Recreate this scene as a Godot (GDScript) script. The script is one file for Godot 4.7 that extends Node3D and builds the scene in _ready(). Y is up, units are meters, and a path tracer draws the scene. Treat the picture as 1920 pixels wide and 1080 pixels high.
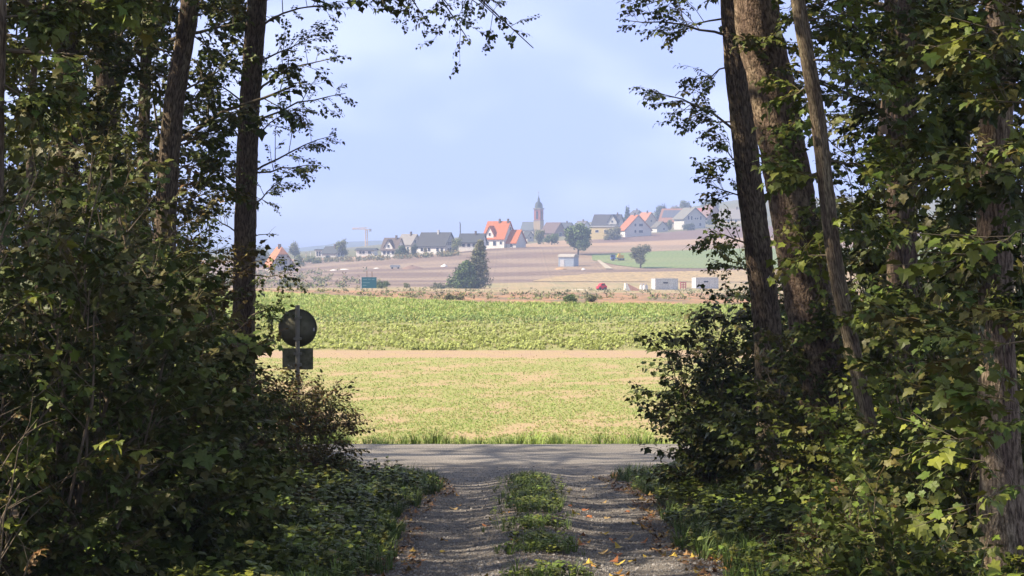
extends Node3D
# A forest track runs downhill to a farm road; beyond it fields and a village on a rise.
# Metres, y up, the camera looks along -z. "Depth" d is the distance along -z.

const F := 4000.0                       # focal length in units of a 1920-wide frame
const EYE := 1.6
const PITCH := -0.02                    # radians
var rng := RandomNumberGenerator.new()
var nz := FastNoiseLite.new()
var nz2 := FastNoiseLite.new()
var mats := {}
var sprigs := {}                        # kind -> array of {mesh, leaves}
var taken := {}

# ------------------------------------------------------------------ mesh collector
class Mb:
	var v := PackedVector3Array()
	var n := PackedVector3Array()
	var c := PackedColorArray()
	var uv := PackedVector2Array()
	var ix := PackedInt32Array()
	var col := Color(1, 1, 1)
	func put(p: Vector3, no: Vector3, u := Vector2.ZERO) -> int:
		v.append(p); n.append(no); c.append(col); uv.append(u)
		return v.size() - 1
	func tri(a: Vector3, b: Vector3, d: Vector3) -> void:
		var no := (d - a).cross(b - a).normalized()
		var i := put(a, no); put(b, no); put(d, no)
		ix.append_array(PackedInt32Array([i, i + 1, i + 2]))
	func quad(a: Vector3, b: Vector3, d: Vector3, e: Vector3, inside: Vector3) -> void:
		var no := (d - a).cross(b - a).normalized()
		if no.dot((a + d) * 0.5 - inside) < 0.0:
			var t := b; b = e; e = t
			no = -no
		var i := put(a, no, Vector2(0, 0)); put(b, no, Vector2(1, 0)); put(d, no, Vector2(1, 1)); put(e, no, Vector2(0, 1))
		ix.append_array(PackedInt32Array([i, i + 1, i + 2, i, i + 2, i + 3]))
	func hexa(p: Array) -> void:        # eight corners: four below, four above, same order
		var m := Vector3.ZERO
		for q in p: m += q
		m /= 8.0
		quad(p[0], p[1], p[2], p[3], m); quad(p[4], p[5], p[6], p[7], m)
		for k in 4:
			quad(p[k], p[(k + 1) % 4], p[4 + (k + 1) % 4], p[4 + k], m)
	func box(m: Vector3, s: Vector3, b := Basis()) -> void:
		var p := []
		for y in [-0.5, 0.5]:
			for q in [[-0.5, -0.5], [0.5, -0.5], [0.5, 0.5], [-0.5, 0.5]]:
				p.append(m + b * Vector3(q[0] * s.x, y * s.y, q[1] * s.z))
		hexa(p)
	func tube(pts: Array, rad: Array, sides: int, cap := true, noise: FastNoiseLite = null, amp := 0.0, tone := 0.0) -> void:
		var first := v.size()
		var last: int = pts.size() - 1
		var t0: Vector3 = (pts[1] - pts[0]).normalized()
		var side := t0.cross(Vector3(0.31, 0.17, 0.93)).normalized()
		var run := 0.0
		var base := col
		for k in pts.size():
			var tn: Vector3 = (pts[mini(k + 1, last)] - pts[maxi(k - 1, 0)]).normalized()
			side = (side - tn * side.dot(tn)).normalized()
			var other := tn.cross(side)
			if k: run += (pts[k] - pts[k - 1]).length()
			for s in sides + 1:
				var a := TAU * float(s % sides) / sides
				var o := side * cos(a) + other * sin(a)
				var r: float = rad[k]
				if noise:
					var w := noise.get_noise_3d(cos(a) * 17.0 + pts[0].x * 3.0, sin(a) * 17.0, run * 6.0)
					var w2 := noise.get_noise_3d(cos(a) * 3.0 + pts[0].x, sin(a) * 3.0 + 40.0, run * 2.0)
					r *= 1.0 + amp * w + amp * 0.8 * w2
					var e := 1.0 + tone * (w * 0.8 + w2)
					col = Color(base.r * e, base.g * e * (1.0 + 0.1 * w2), base.b * e)
				put(pts[k] + o * r, o, Vector2(float(s) / sides, run))
		col = base
		for k in last:
			for s in sides:
				var a := first + k * (sides + 1) + s
				var b := a + sides + 1
				ix.append_array(PackedInt32Array([a, b, a + 1, a + 1, b, b + 1]))
		if cap:
			for e in [0, last]:
				var q: int = first + e * (sides + 1)
				var no: Vector3 = (pts[e] - pts[1 if e == 0 else last - 1]).normalized()
				var m := put(pts[e], no)
				for s in sides:
					ix.append_array(PackedInt32Array([m, q + s, q + s + 1] if e == 0 else [m, q + s + 1, q + s]))
	func mesh(mat: Material) -> ArrayMesh:
		var a := []
		a.resize(Mesh.ARRAY_MAX)
		a[Mesh.ARRAY_VERTEX] = v; a[Mesh.ARRAY_NORMAL] = n; a[Mesh.ARRAY_COLOR] = c; a[Mesh.ARRAY_TEX_UV] = uv; a[Mesh.ARRAY_INDEX] = ix
		var m := ArrayMesh.new()
		m.add_surface_from_arrays(Mesh.PRIMITIVE_TRIANGLES, a)
		m.surface_set_material(0, mat)
		return m

# ------------------------------------------------------------------ naming
func numbered(called: String) -> String:
	var k: int = taken.get(called, -1) + 1
	taken[called] = k
	return called if k == 0 else "%s_%03d" % [called, k]

func tag(o: Node, label := "", category := "", group := "", kind := "") -> Node:
	if label: o.set_meta("label", label)
	if category: o.set_meta("category", category)
	if group: o.set_meta("group", group)
	if kind: o.set_meta("kind", kind)
	return o

func thing(called: String, label: String, category: String, at := Vector3.ZERO, yaw := 0.0, group := "") -> Node3D:
	var o := Node3D.new()
	o.name = numbered(called)
	add_child(o)
	o.position = at
	o.rotation.y = yaw
	tag(o, label, category, group)
	return o

func part(called: String, m: Mb, mat: Material, parent: Node, kind := "") -> MeshInstance3D:
	var o := MeshInstance3D.new()
	o.name = called if parent != self else numbered(called)
	o.mesh = m.mesh(mat)
	parent.add_child(o, true)
	if kind: o.set_meta("kind", kind)
	return o

func scatter(called: String, mesh: Mesh, list: Array, parent: Node, kind := "stuff") -> MultiMeshInstance3D:
	var mm := MultiMesh.new()
	mm.transform_format = MultiMesh.TRANSFORM_3D
	mm.use_colors = true
	mm.mesh = mesh
	mm.instance_count = list.size()
	for i in list.size():
		mm.set_instance_transform(i, list[i][0])
		mm.set_instance_color(i, list[i][1])
	var o := MultiMeshInstance3D.new()
	o.name = called if parent != self else numbered(called)
	o.multimesh = mm
	parent.add_child(o, true)
	if kind: o.set_meta("kind", kind)
	return o

# ------------------------------------------------------------------ small helpers
func rr(a: float, b: float) -> float: return rng.randf_range(a, b)
func rv(s := 1.0) -> Vector3: return Vector3(rr(-1, 1), rr(-1, 1), rr(-1, 1)) * s
func sm(a: float, b: float, x: float) -> float: return smoothstep(a, b, x)

func at(px: float, py: float, d: float) -> Vector3:      # direction of sight (1920-wide frame) and depth -> a place
	return Vector3(0, EYE, 0) + Basis(Vector3.RIGHT, PITCH) * Vector3((px - 960.0) / F * d, (540.0 - py) / F * d, -d)

const DEPTHS := [45.0, 90.0, 135.0, 165.0, 210.0, 260.0, 330.0, 420.0, 500.0, 600.0, 700.0, 800.0, 900.0, 950.0, 1000.0, 1300.0, 1600.0, 2100.0, 3200.0, 6000.0]
const ROWS := [
	[850, 657, 592, 568, 546.0, 543.5, 541.5, 539, 534, 524, 513, 504, 490, 483, 479, 477.5, 477, 476, 475, 472],
	[850, 657, 592, 569, 558.0, 553.0, 549.0, 544, 540, 524, 498, 467, 460, 457, 454, 446, 440, 441, 462, 466],
	[850, 657, 592, 571, 562.0, 557.0, 552.0, 547, 543, 526, 490, 462, 446, 439, 430, 400, 378, 375, 430, 460]]

func sight(px: float, d: float) -> float:                # the ground's height in the view, by direction and depth
	var k := 0
	while k < DEPTHS.size() - 2 and DEPTHS[k + 1] < d: k += 1
	var t := clampf((d - DEPTHS[k]) / (DEPTHS[k + 1] - DEPTHS[k]), 0.0, 1.0)
	var r := []
	for row in ROWS:
		# heights, not view rows, are interpolated
		var h0: float = -(row[k] - 460.0) * DEPTHS[k]
		var h1: float = -(row[k + 1] - 460.0) * DEPTHS[k + 1]
		var hp: float = -(row[maxi(k - 1, 0)] - 460.0) * DEPTHS[maxi(k - 1, 0)]
		var hn: float = -(row[mini(k + 2, DEPTHS.size() - 1)] - 460.0) * DEPTHS[mini(k + 2, DEPTHS.size() - 1)]
		var dp: float = DEPTHS[maxi(k - 1, 0)]
		var dn: float = DEPTHS[mini(k + 2, DEPTHS.size() - 1)]
		var w: float = DEPTHS[k + 1] - DEPTHS[k]
		var m0: float = (h1 - hp) / (DEPTHS[k + 1] - dp) * w * 0.6
		var m1: float = (hn - h0) / (dn - DEPTHS[k]) * w * 0.6
		var t2 := t * t
		var t3 := t2 * t
		r.append((2 * t3 - 3 * t2 + 1) * h0 + (t3 - 2 * t2 + t) * m0 + (3 * t2 - 2 * t3) * h1 + (t3 - t2) * m1)
	var s: float
	if px < 950.0: s = lerpf(r[0], r[1], sm(440, 990, px))
	else: s = lerpf(r[1], r[2], clampf((px - 950.0) / 450.0, 0.0, 1.6) if px < 1400.0 else 1.0 + 0.35 * sm(1400, 2400, px))
	return 460.0 - s / d

func ground(x: float, z: float) -> float:
	var d := -z
	if d < 45.0:
		var y := -0.06 * d
		if d > 33.0: y = lerpf(-1.98, -2.2, clampf((d - 33.0) / 5.0, 0, 1))
		if d > 38.0: y = lerpf(-2.2, -2.787, sm(40.5, 45.0, d))
		var bank := 0.22 * sm(1.7, 3.4, absf(x - 0.15)) * (1.0 - sm(31.0, 34.5, d))
		var bump := nz.get_noise_2d(x * 6.0, z * 6.0) * 0.06 * sm(1.5, 2.5, absf(x - 0.15)) * (1.0 - sm(33, 35, d))
		return y + bank + bump
	var px := 960.0 + F * x / d
	return EYE - (sight(px, d) - 460.0) / F * d

func depth_of(px: float, py: float) -> float:            # where the line of sight meets the ground
	var k := 0
	while k < 17 and sight(px, DEPTHS[k + 1]) > py: k += 1
	var a: float = DEPTHS[k]
	var b: float = DEPTHS[k + 1]
	for i in 15:
		var m := (a + b) * 0.5
		if sight(px, m) > py: a = m
		else: b = m
	return (a + b) * 0.5

func on_ground(px: float, py: float, lift := 0.0) -> Vector3:
	var d := depth_of(px, py)
	var x := (px - 960.0) / F * d
	return Vector3(x, ground(x, -d) + lift, -d)

func line(poly: Array, px: float) -> float:
	if px <= poly[0][0]: return poly[0][1]
	for k in poly.size() - 1:
		if px <= poly[k + 1][0]:
			return lerpf(poly[k][1], poly[k + 1][1], (px - poly[k][0]) / (poly[k + 1][0] - poly[k][0]))
	return poly[-1][1]

func noise_tex(freq: float, ramp: Array, kind := FastNoiseLite.TYPE_SIMPLEX_SMOOTH, normal := false, size := 512, sd := 1) -> NoiseTexture2D:
	var n := FastNoiseLite.new()
	n.noise_type = kind
	n.frequency = freq
	n.seed = sd
	n.fractal_octaves = 5
	n.fractal_gain = 0.6
	var t := NoiseTexture2D.new()
	t.width = size; t.height = size
	t.seamless = true
	t.noise = n
	if normal:
		t.as_normal_map = true
		t.bump_strength = 6.0
	elif ramp:
		var g := Gradient.new()
		g.offsets = PackedFloat32Array(ramp.map(func(q): return q[0]))
		g.colors = PackedColorArray(ramp.map(func(q): return q[1]))
		t.color_ramp = g
	return t

func mat(called: String, color: Color, rough := 0.9) -> StandardMaterial3D:   # colour in linear values
	var m := StandardMaterial3D.new()
	m.resource_name = called
	m.albedo_color = color.linear_to_srgb()
	m.roughness = rough
	mats[called] = m
	return m

func tinted(called: String, rough := 0.9, tex: Texture2D = null, scale := 1.0, spec := 0.4) -> StandardMaterial3D:  # colour comes from the vertices
	var m := mat(called, Color(1, 1, 1), rough)
	m.vertex_color_use_as_albedo = true
	m.metallic_specular = spec
	if tex:
		m.albedo_texture = tex
		m.uv1_triplanar = true
		m.uv1_world_triplanar = true
		m.uv1_scale = Vector3.ONE * scale
	return m

# ------------------------------------------------------------------ materials
func make_materials() -> void:
	var grey := [[0.0, Color(0.45, 0.45, 0.45)], [0.35, Color(0.78, 0.77, 0.75)], [0.6, Color(0.95, 0.94, 0.92)], [1.0, Color(1, 1, 1)]]
	var fine := noise_tex(0.03, grey)
	var grit := noise_tex(0.09, [[0.0, Color(0.35, 0.35, 0.37)], [0.42, Color(0.7, 0.7, 0.7)], [0.55, Color(0.9, 0.89, 0.87)], [1.0, Color(1, 1, 1)]], FastNoiseLite.TYPE_CELLULAR, false, 512, 4)
	var gritn := noise_tex(0.09, [], FastNoiseLite.TYPE_CELLULAR, true, 512, 4)
	var m := tinted("soil", 0.95, fine, 0.9)
	m = tinted("far_soil", 0.95, fine, 0.06)
	m = tinted("gravel", 0.9, grit, 0.8)
	m.normal_enabled = true; m.normal_texture = gritn; m.normal_scale = 0.8
	m = tinted("stones", 0.85)
	var leaf := tinted("leaf", 0.55)
	leaf.metallic_specular = 0.35
	leaf.backlight = Color(1.0, 1.0, 0.5)
	var grass := tinted("grass", 0.55)
	grass.backlight = Color(0.8, 0.9, 0.4)
	tinted("far_leaf", 0.7).backlight = Color(0.5, 0.6, 0.3)
	m = tinted("bark", 0.92, null, 1.0, 0.25)
	m.albedo_texture = noise_tex(0.02, [[0.0, Color(0.4, 0.38, 0.36)], [0.4, Color(0.72, 0.7, 0.67)], [0.6, Color(0.92, 0.9, 0.86)], [1, Color(1, 1, 1)]], FastNoiseLite.TYPE_SIMPLEX, false, 512, 9)
	m.uv1_scale = Vector3(3, 0.8, 1)
	m.normal_enabled = true; m.normal_scale = 1.2
	m.normal_texture = noise_tex(0.03, [], FastNoiseLite.TYPE_SIMPLEX, true, 512, 9)
	m = tinted("twig", 0.85, null, 1.0, 0.25)
	tinted("paint", 0.8, fine, 0.25)
	tinted("roof", 0.8, fine, 0.35)
	m = mat("pane", Color(0.03, 0.035, 0.045), 0.15)
	m = mat("sign_metal", Color(0.27, 0.25, 0.18), 0.75); m.metallic = 0.15
	m.albedo_texture = noise_tex(0.015, [[0.0, Color(0.5, 0.55, 0.45)], [0.5, Color(0.85, 0.87, 0.8)], [1, Color(1, 1, 1)]], FastNoiseLite.TYPE_SIMPLEX_SMOOTH, false, 256, 12)
	m.uv1_triplanar = true; m.uv1_scale = Vector3.ONE * 1.5
	mat("post_metal", Color(0.26, 0.25, 0.2), 0.6).metallic = 0.3
	tinted("plain", 0.6)

# ------------------------------------------------------------------ leaves and sprigs
const MAPLE := [[0.0, 0.0], [0.16, -0.07], [0.38, -0.06], [0.36, 0.08], [0.36, 0.16], [0.52, 0.24], [0.6, 0.38], [0.47, 0.44], [0.4, 0.52], [0.27, 0.55], [0.25, 0.7], [0.14, 0.84], [0.0, 1.0]]
const MAPLE_LOW := [[0.0, 0.0], [0.38, -0.05], [0.36, 0.16], [0.58, 0.37], [0.28, 0.56], [0.0, 1.0]]
const OVAL := [[0.0, 0.0], [0.2, 0.1], [0.31, 0.34], [0.25, 0.66], [0.1, 0.88], [0.0, 1.0]]

func leaf_into(m: Mb, shape: Array, t: Transform3D, fold := 0.18, curl := 0.3) -> void:
	var pts := []
	for p in shape: pts.append(Vector2(p[0], p[1]))
	for k in range(shape.size() - 2, 0, -1): pts.append(Vector2(-shape[k][0], shape[k][1]))
	var q := []
	for p in pts:
		q.append(t * Vector3(p.x, p.y, fold * absf(p.x) - curl * (p.y - 0.3) * (p.y - 0.3) - 0.25 * p.x * p.x))
	var mid := t * Vector3(0, 0.32, 0.0)
	for k in q.size():
		m.tri(mid, q[k], q[(k + 1) % q.size()])

func make_sprig(shape: Array, length: float, leaf_len: float, pairs: int, droop: float) -> Dictionary:
	var m := Mb.new()
	var list := []
	m.col = Color(1.5, 0.75, 0.9)
	m.tube([Vector3.ZERO, Vector3(0, length * 0.5, 0.01), Vector3(0, length, -0.01)], [0.0035, 0.0028, 0.0015], 3, false)
	for k in pairs + 1:
		var f := (k + 0.7) / (pairs + 0.7)
		for s in ([-1.0, 1.0] if k < pairs else [0.0]):
			var roll: float = (0.0 if k % 2 == 0 else 1.0) * 1.1 * s
			var spread: float = rr(0.75, 1.2) * s
			var dir := Vector3(sin(spread) * cos(roll), cos(spread), sin(spread) * sin(roll) * 0.6 * s + rr(-0.3, 0.1)).normalized()
			var up := (Vector3(rr(-0.5, 0.5), -0.15, 1.0) + dir * -0.2).normalized()
			var o := Vector3(0, length * f, 0)
			var stem := leaf_len * rr(0.35, 0.7)
			m.col = Color(1.3, 0.8, 0.8)
			m.tube([o, o + dir * stem], [0.0016, 0.0011], 3, false)
			var ldir := (dir + Vector3(0, 0, -droop * rr(0.3, 1.4))).normalized()
			var x := ldir.cross(up).normalized()
			var sz := leaf_len * rr(0.5, 1.2)
			var t := Transform3D(Basis(x, ldir, x.cross(ldir)).scaled_local(Vector3.ONE * sz), o + dir * stem)
			list.append(t)
			var e := rr(0.8, 1.2)
			m.col = Color(e * rr(0.9, 1.15), e, e)
			leaf_into(m, shape, t, rr(0.1, 0.3), rr(0.1, 0.5))
	return {"mesh": m.mesh(mats.leaf), "leaves": list}

func make_sprigs() -> void:
	sprigs.near = []; sprigs.mid = []; sprigs.oval = []
	for k in 5: sprigs.near.append(make_sprig(MAPLE, rr(0.2, 0.32), 0.07, 4, 0.55))
	for k in 5: sprigs.mid.append(make_sprig(MAPLE_LOW, rr(0.24, 0.36), 0.076, 4, 0.55))
	for k in 4: sprigs.oval.append(make_sprig(OVAL, rr(0.2, 0.3), 0.055, 5, 0.4))
	sprigs.mix = sprigs.near + sprigs.oval + sprigs.oval

const GREENS := {
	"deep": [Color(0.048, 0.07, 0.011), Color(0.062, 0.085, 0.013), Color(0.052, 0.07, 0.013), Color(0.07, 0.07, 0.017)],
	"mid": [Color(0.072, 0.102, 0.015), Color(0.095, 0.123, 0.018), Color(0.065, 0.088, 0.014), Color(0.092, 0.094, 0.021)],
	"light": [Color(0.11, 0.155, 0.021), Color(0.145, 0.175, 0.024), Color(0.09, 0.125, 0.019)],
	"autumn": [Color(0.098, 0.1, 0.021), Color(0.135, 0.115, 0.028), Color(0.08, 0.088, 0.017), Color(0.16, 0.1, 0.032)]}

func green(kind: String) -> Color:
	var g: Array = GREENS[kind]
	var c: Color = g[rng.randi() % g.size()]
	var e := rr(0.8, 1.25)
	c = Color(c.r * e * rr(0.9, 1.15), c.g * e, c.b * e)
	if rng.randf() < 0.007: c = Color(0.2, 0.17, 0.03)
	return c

func sprig_at(list: Array, p: Vector3, dir: Vector3, sc: float, kind: String) -> void:
	var y := (dir * Vector3(1, 0.45, 1) + rv(0.5) * Vector3(1, 0.6, 1)).normalized()
	var up := (Vector3.UP + rv(0.5)).normalized()
	var x := y.cross(up).normalized()
	if x.length() < 0.5: x = Vector3.RIGHT
	var b := Basis(x, y, x.cross(y).normalized())
	list.append([Transform3D(b.scaled_local(Vector3.ONE * sc * rr(0.6, 1.25)), p), green(kind)])

# a woody shoot from a to b with side twigs, sprigs of leaves on both
func shoot(wood: Mb, list: Array, a: Vector3, b: Vector3, r0: float, sides: int, per: int, sc: float, kind: String, bow := 0.12, bare := 0.3) -> void:
	var l := (b - a).length()
	var off := (rv() + Vector3.UP * 0.6) * bow * l
	var pts := []
	var rad := []
	for k in 7:
		var t := k / 6.0
		pts.append(a.lerp(b, t) + off * 4.0 * t * (1.0 - t) * (1.0 - 0.4 * t) + (rv(0.02 * l) if k > 0 and k < 6 else Vector3.ZERO))
		rad.append(lerpf(r0, r0 * 0.22, t))
	wood.tube(pts, rad, 5, false)
	var n := maxi(2, int(per * 1.5))
	for k in n:
		var t := lerpf(bare + 0.05, 1.0, (k + rr(0.2, 1.0)) / n) * 5.999
		var i := mini(int(t), 5)
		sprig_at(list, pts[i].lerp(pts[i + 1], t - i), (pts[i + 1] - pts[i]).normalized(), sc, kind)
	for s in sides:
		var t := lerpf(bare, 0.97, (s + rng.randf()) / sides) * 5.999
		var i := mini(int(t), 5)
		var p: Vector3 = pts[i].lerp(pts[i + 1], t - i)
		var along: Vector3 = (pts[i + 1] - pts[i]).normalized()
		var across := along.cross(rv() + Vector3(0.01, 0.5, 0.02)).normalized()
		var d := (along * rr(0.3, 0.9) + across + Vector3.UP * 0.15).normalized()
		var e := p + d * (l * 0.34 * (1.15 - t / 6.0) + 0.12) * rr(0.7, 1.2)
		var mid := (p + e) * 0.5 + rv(0.04 * (e - p).length()) + Vector3.UP * 0.04 * (e - p).length()
		var rt: float = maxf(0.0022, lerpf(r0, r0 * 0.22, t / 6.0) * 0.5)
		wood.tube([p, mid, e], [rt, rt * 0.75, rt * 0.4], 4, false)
		for q in per:
			var f := lerpf(0.25, 1.0, (q + rng.randf()) / per)
			sprig_at(list, p.lerp(mid, f * 2.0) if f < 0.5 else mid.lerp(e, f * 2.0 - 1.0), (e - p).normalized(), sc, kind)

func leafy(parent: Node3D, list: Array, lod: String, called := "foliage", single := 0) -> void:
	var sets: Array = sprigs[lod]
	if single > 0:                      # the leaves that show largest are leaves of their own
		list.sort_custom(func(p, q): return (parent.position + p[0].origin).distance_squared_to(Vector3(0, EYE, 0)) < (parent.position + q[0].origin).distance_squared_to(Vector3(0, EYE, 0)))
		var made := 0
		var keep := []
		for e in list:
			var w: Vector3 = parent.position + e[0].origin
			var inside := absf(w.x / -w.z) < 0.24 and absf((w.y - EYE) / -w.z + 0.02) < 0.14
			if made < single and inside:
				var sp: Dictionary = sets[rng.randi() % sets.size()]
				for t in sp.leaves:
					var o := MeshInstance3D.new()
					o.name = "leaf"
					o.mesh = single_leaves[rng.randi() % single_leaves.size()]
					parent.add_child(o, true)
					o.transform = e[0] * t
					made += 1
				var stem := Mb.new()
				stem.col = Color(0.07, 0.06, 0.025)
				var y: Vector3 = e[0].basis.y
				stems.append([e[0].origin, e[0].origin + y * 0.3])
			else: keep.append(e)
		list = keep
	var by := []
	for k in sets.size(): by.append([])
	for e in list: by[rng.randi() % sets.size()].append(e)
	for k in sets.size():
		if by[k].size(): scatter(called, sets[k].mesh, by[k], parent)
var single_leaves := []
var stems := []

func make_single_leaves() -> void:
	for k in 8:
		var m := Mb.new()
		m.col = green("mid" if k % 2 else "light")
		leaf_into(m, MAPLE, Transform3D(), rr(0.1, 0.3), rr(0.1, 0.5))
		single_leaves.append(m.mesh(mats.leaf))

const BARK := Color(0.17, 0.14, 0.105)
func shrub(called: String, label: String, x: float, d: float, h: float, r: float, n: int, lod := "mid", kind := "mid", sc := 1.0, single := 0, sides := 5, per := 3, group := "", bare := 0.12) -> Node3D:
	var base := Vector3(x, ground(x, -d) - 0.03, -d)
	var o := thing(called, label, "shrub", base, 0.0, group)
	var wood := Mb.new()
	var list := []
	wood.col = Color(0.15, 0.12, 0.085)
	for k in n:
		var a := rr(0, TAU)
		var up := pow(rng.randf(), 0.8) * 0.97 + 0.03
		var wide := r * (0.35 + 0.65 * sin(PI * clampf(0.15 + up * 0.75, 0, 1))) * sqrt(rr(0.15, 1.0))
		var tip := Vector3(cos(a) * wide, maxf(0.25, h * up) * rr(0.9, 1.05), sin(a) * wide)
		var root := Vector3(cos(a) * r * 0.15, 0, sin(a) * r * 0.15) + Vector3(rr(-0.1, 0.1), 0, rr(-0.1, 0.1))
		shoot(wood, list, root, tip, rr(0.004, 0.01) * sqrt(h), sides, per, sc, kind, 0.14, bare)
	stems.clear()
	leafy(o, list, lod, "foliage", single)
	for s in stems: wood.tube([s[0], s[1]], [0.003, 0.0015], 3, false)
	part("stems", wood, mats.twig, o, "stuff")
	return o

# trunk: places from the foot upwards, with diameters; the crown begins at crown_at metres above the foot
func tree(called: String, label: String, pts: Array, dias: Array, top: float, low := [], crown_r := 3.0, n_limb := 22, tone := BARK, kind := "mid", crown_at := 5.5, lod := "mid", group := "", single := 0) -> Node3D:
	var foot: Vector3 = pts[0]
	foot.y = ground(foot.x, foot.z) - 0.05
	var o := thing(called, label, "tree", foot, 0.0, group)
	var path := [Vector3.ZERO]
	var rad := [dias[0] * 0.62]
	for k in range(0, pts.size()):
		var p: Vector3 = pts[k] - foot
		if p.y > 0.35:
			path.append(p); rad.append(dias[k] * 0.5)
	var dir: Vector3 = (path[-1] - path[-2]).normalized()
	var lastp: Vector3 = path[-1]
	var lastr: float = rad[-1]
	for k in 4:
		var f := (k + 1) / 4.0
		var dy: float = (top - lastp.y) * f
		path.append(lastp + Vector3(dir.x * dy * 0.6 / maxf(dir.y, 0.5), dy, dir.z * dy * 0.6) + rv(0.12))
		rad.append(lastr * (1.0 - 0.85 * f))
	var cv := Curve3D.new()
	for k in path.size():
		var tn: Vector3 = (path[mini(k + 1, path.size() - 1)] - path[maxi(k - 1, 0)]) * 0.16
		cv.add_point(path[k], -tn, tn)
	var total := cv.get_baked_length()
	# radii by length along
	var at_len := []
	for p in path: at_len.append(cv.get_closest_offset(p))
	var ring := []
	var rr_ := []
	var step := 0.05 if crown_r < 3.6 and low.size() else 0.25
	var s := 0.0
	while s <= total:
		ring.append(cv.sample_baked(s, true))
		var k := 0
		while k < path.size() - 2 and at_len[k + 1] < s: k += 1
		var rad_here: float = lerpf(rad[k], rad[k + 1], clampf((s - at_len[k]) / maxf(0.001, at_len[k + 1] - at_len[k]), 0, 1))
		rr_.append(rad_here * (1.0 + 0.35 * exp(-s * 3.5)))
		s += step if s < 8.0 else 0.4
	var m := Mb.new()
	m.col = tone
	m.tube(ring, rr_, 44 if step < 0.1 else 10, true, nz2, 0.13 if step < 0.1 else 0.05, 0.55)
	part("trunk", m, mats.bark, o)
	var wood := Mb.new()
	wood.col = Color(0.12, 0.1, 0.07)
	var list := []
	for k in n_limb:                    # the crown above
		var f := (k + 0.5) / n_limb
		var y := lerpf(crown_at, top - 0.6, f)
		var a := k * 2.4 + rr(-0.5, 0.5)
		var from := cv.sample_baked(cv.get_closest_offset(Vector3(lastp.x, y, lastp.z)))
		var len := crown_r * (0.5 + 0.75 * sin(PI * clampf(0.12 + 0.8 * f, 0, 1))) * rr(0.75, 1.15)
		var to := from + Vector3(cos(a) * len, len * rr(0.15, 0.55), sin(a) * len)
		shoot(wood, list, from, to, 0.02 + 0.012 * len, 8, 4, 1.5, kind, 0.1, 0.25)
	leafy(o, list, lod, "crown")
	var near := []
	for b in low:                       # low branches: [height on the trunk, end place, side twigs, per twig, size of sprigs]
		var from := Vector3.ZERO
		var best := 1e9
		for q in ring:
			if absf(q.y + foot.y - b[0]) < best:
				best = absf(q.y + foot.y - b[0]); from = q
		var to: Vector3 = b[1] - foot
		var bw := Mb.new()
		bw.col = wood.col
		shoot(bw, near, from, to, b[5] if b.size() > 5 else 0.008 + 0.008 * (to - from).length(), b[2], b[3], b[4], kind, 0.08, b[6] if b.size() > 6 else 0.3)
		part("branch", bw, mats.twig, o)
	stems.clear()
	if near.size(): leafy(o, near, lod, "low_foliage", single)
	for e in stems: wood.tube([e[0], e[1]], [0.003, 0.0015], 3, false)
	part("limbs", wood, mats.twig, o, "stuff")
	return o

# ------------------------------------------------------------------ ground sheets
func sheet(called: String, lo: Array, hi: Array, px0: float, px1: float, nx: int, nr: int, m: Material, tint: Callable, lift := 0.0, label := "") -> void:
	var b := Mb.new()
	var from := []
	var to := []
	for i in nx + 1:
		var px := lerpf(px0, px1, float(i) / nx)
		from.append(line(lo, px) if lo[0].size() > 2 else depth_of(px, line(lo, px)))
		to.append(line(hi, px) if hi[0].size() > 2 else depth_of(px, line(hi, px)))
	for j in nr + 1:
		for i in nx + 1:
			var px := lerpf(px0, px1, float(i) / nx)
			var d0: float = from[i]
			var d1: float = to[i]
			var d := d0 * pow(d1 / d0, float(j) / nr)
			var x := (px - 960.0) / F * d
			b.col = tint.call(x, -d, px, float(j) / nr)
			b.put(Vector3(x, ground(x, -d) + lift, -d), Vector3.UP)
	for j in nr:
		for i in nx:
			var k := j * (nx + 1) + i
			b.ix.append_array(PackedInt32Array([k, k + nx + 1, k + 1, k + 1, k + nx + 1, k + nx + 2]))
	smooth_normals(b)
	tag(part(called, b, m, self), label, "", "", "structure")

func smooth_normals(b: Mb) -> void:
	var acc := PackedVector3Array()
	acc.resize(b.v.size())
	for k in range(0, b.ix.size(), 3):
		var n := (b.v[b.ix[k + 2]] - b.v[b.ix[k]]).cross(b.v[b.ix[k + 1]] - b.v[b.ix[k]])
		for q in 3: acc[b.ix[k + q]] += n
	for k in acc.size(): b.n[k] = acc[k].normalized()

func patchy(a: Color, b: Color, f: float) -> Color: return a.lerp(b, clampf(f, 0, 1))

func near_sheet(called: String, xs: Array, zs: Array, height: Callable, inside: Callable, m: Material, tint: Callable) -> MeshInstance3D:
	var b := Mb.new()
	var nx := xs.size()
	for z in zs:
		for x in xs:
			var p := Vector3(x, 0, z)
			var q: Vector3 = inside.call(p)
			q.y = height.call(q.x, q.z)
			b.col = tint.call(q.x, q.z)
			b.put(q, Vector3.UP)
	for j in zs.size() - 1:
		for i in nx - 1:
			var k := j * nx + i
			b.ix.append_array(PackedInt32Array([k, k + nx, k + 1, k + 1, k + nx, k + nx + 1]))
	smooth_normals(b)
	var o := part(called, b, m, self)
	tag(o, "", "", "", "structure")
	return o

func span(a: float, b: float, n: int) -> Array:
	var r := []
	for k in n + 1: r.append(lerpf(a, b, float(k) / n))
	return r

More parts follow.
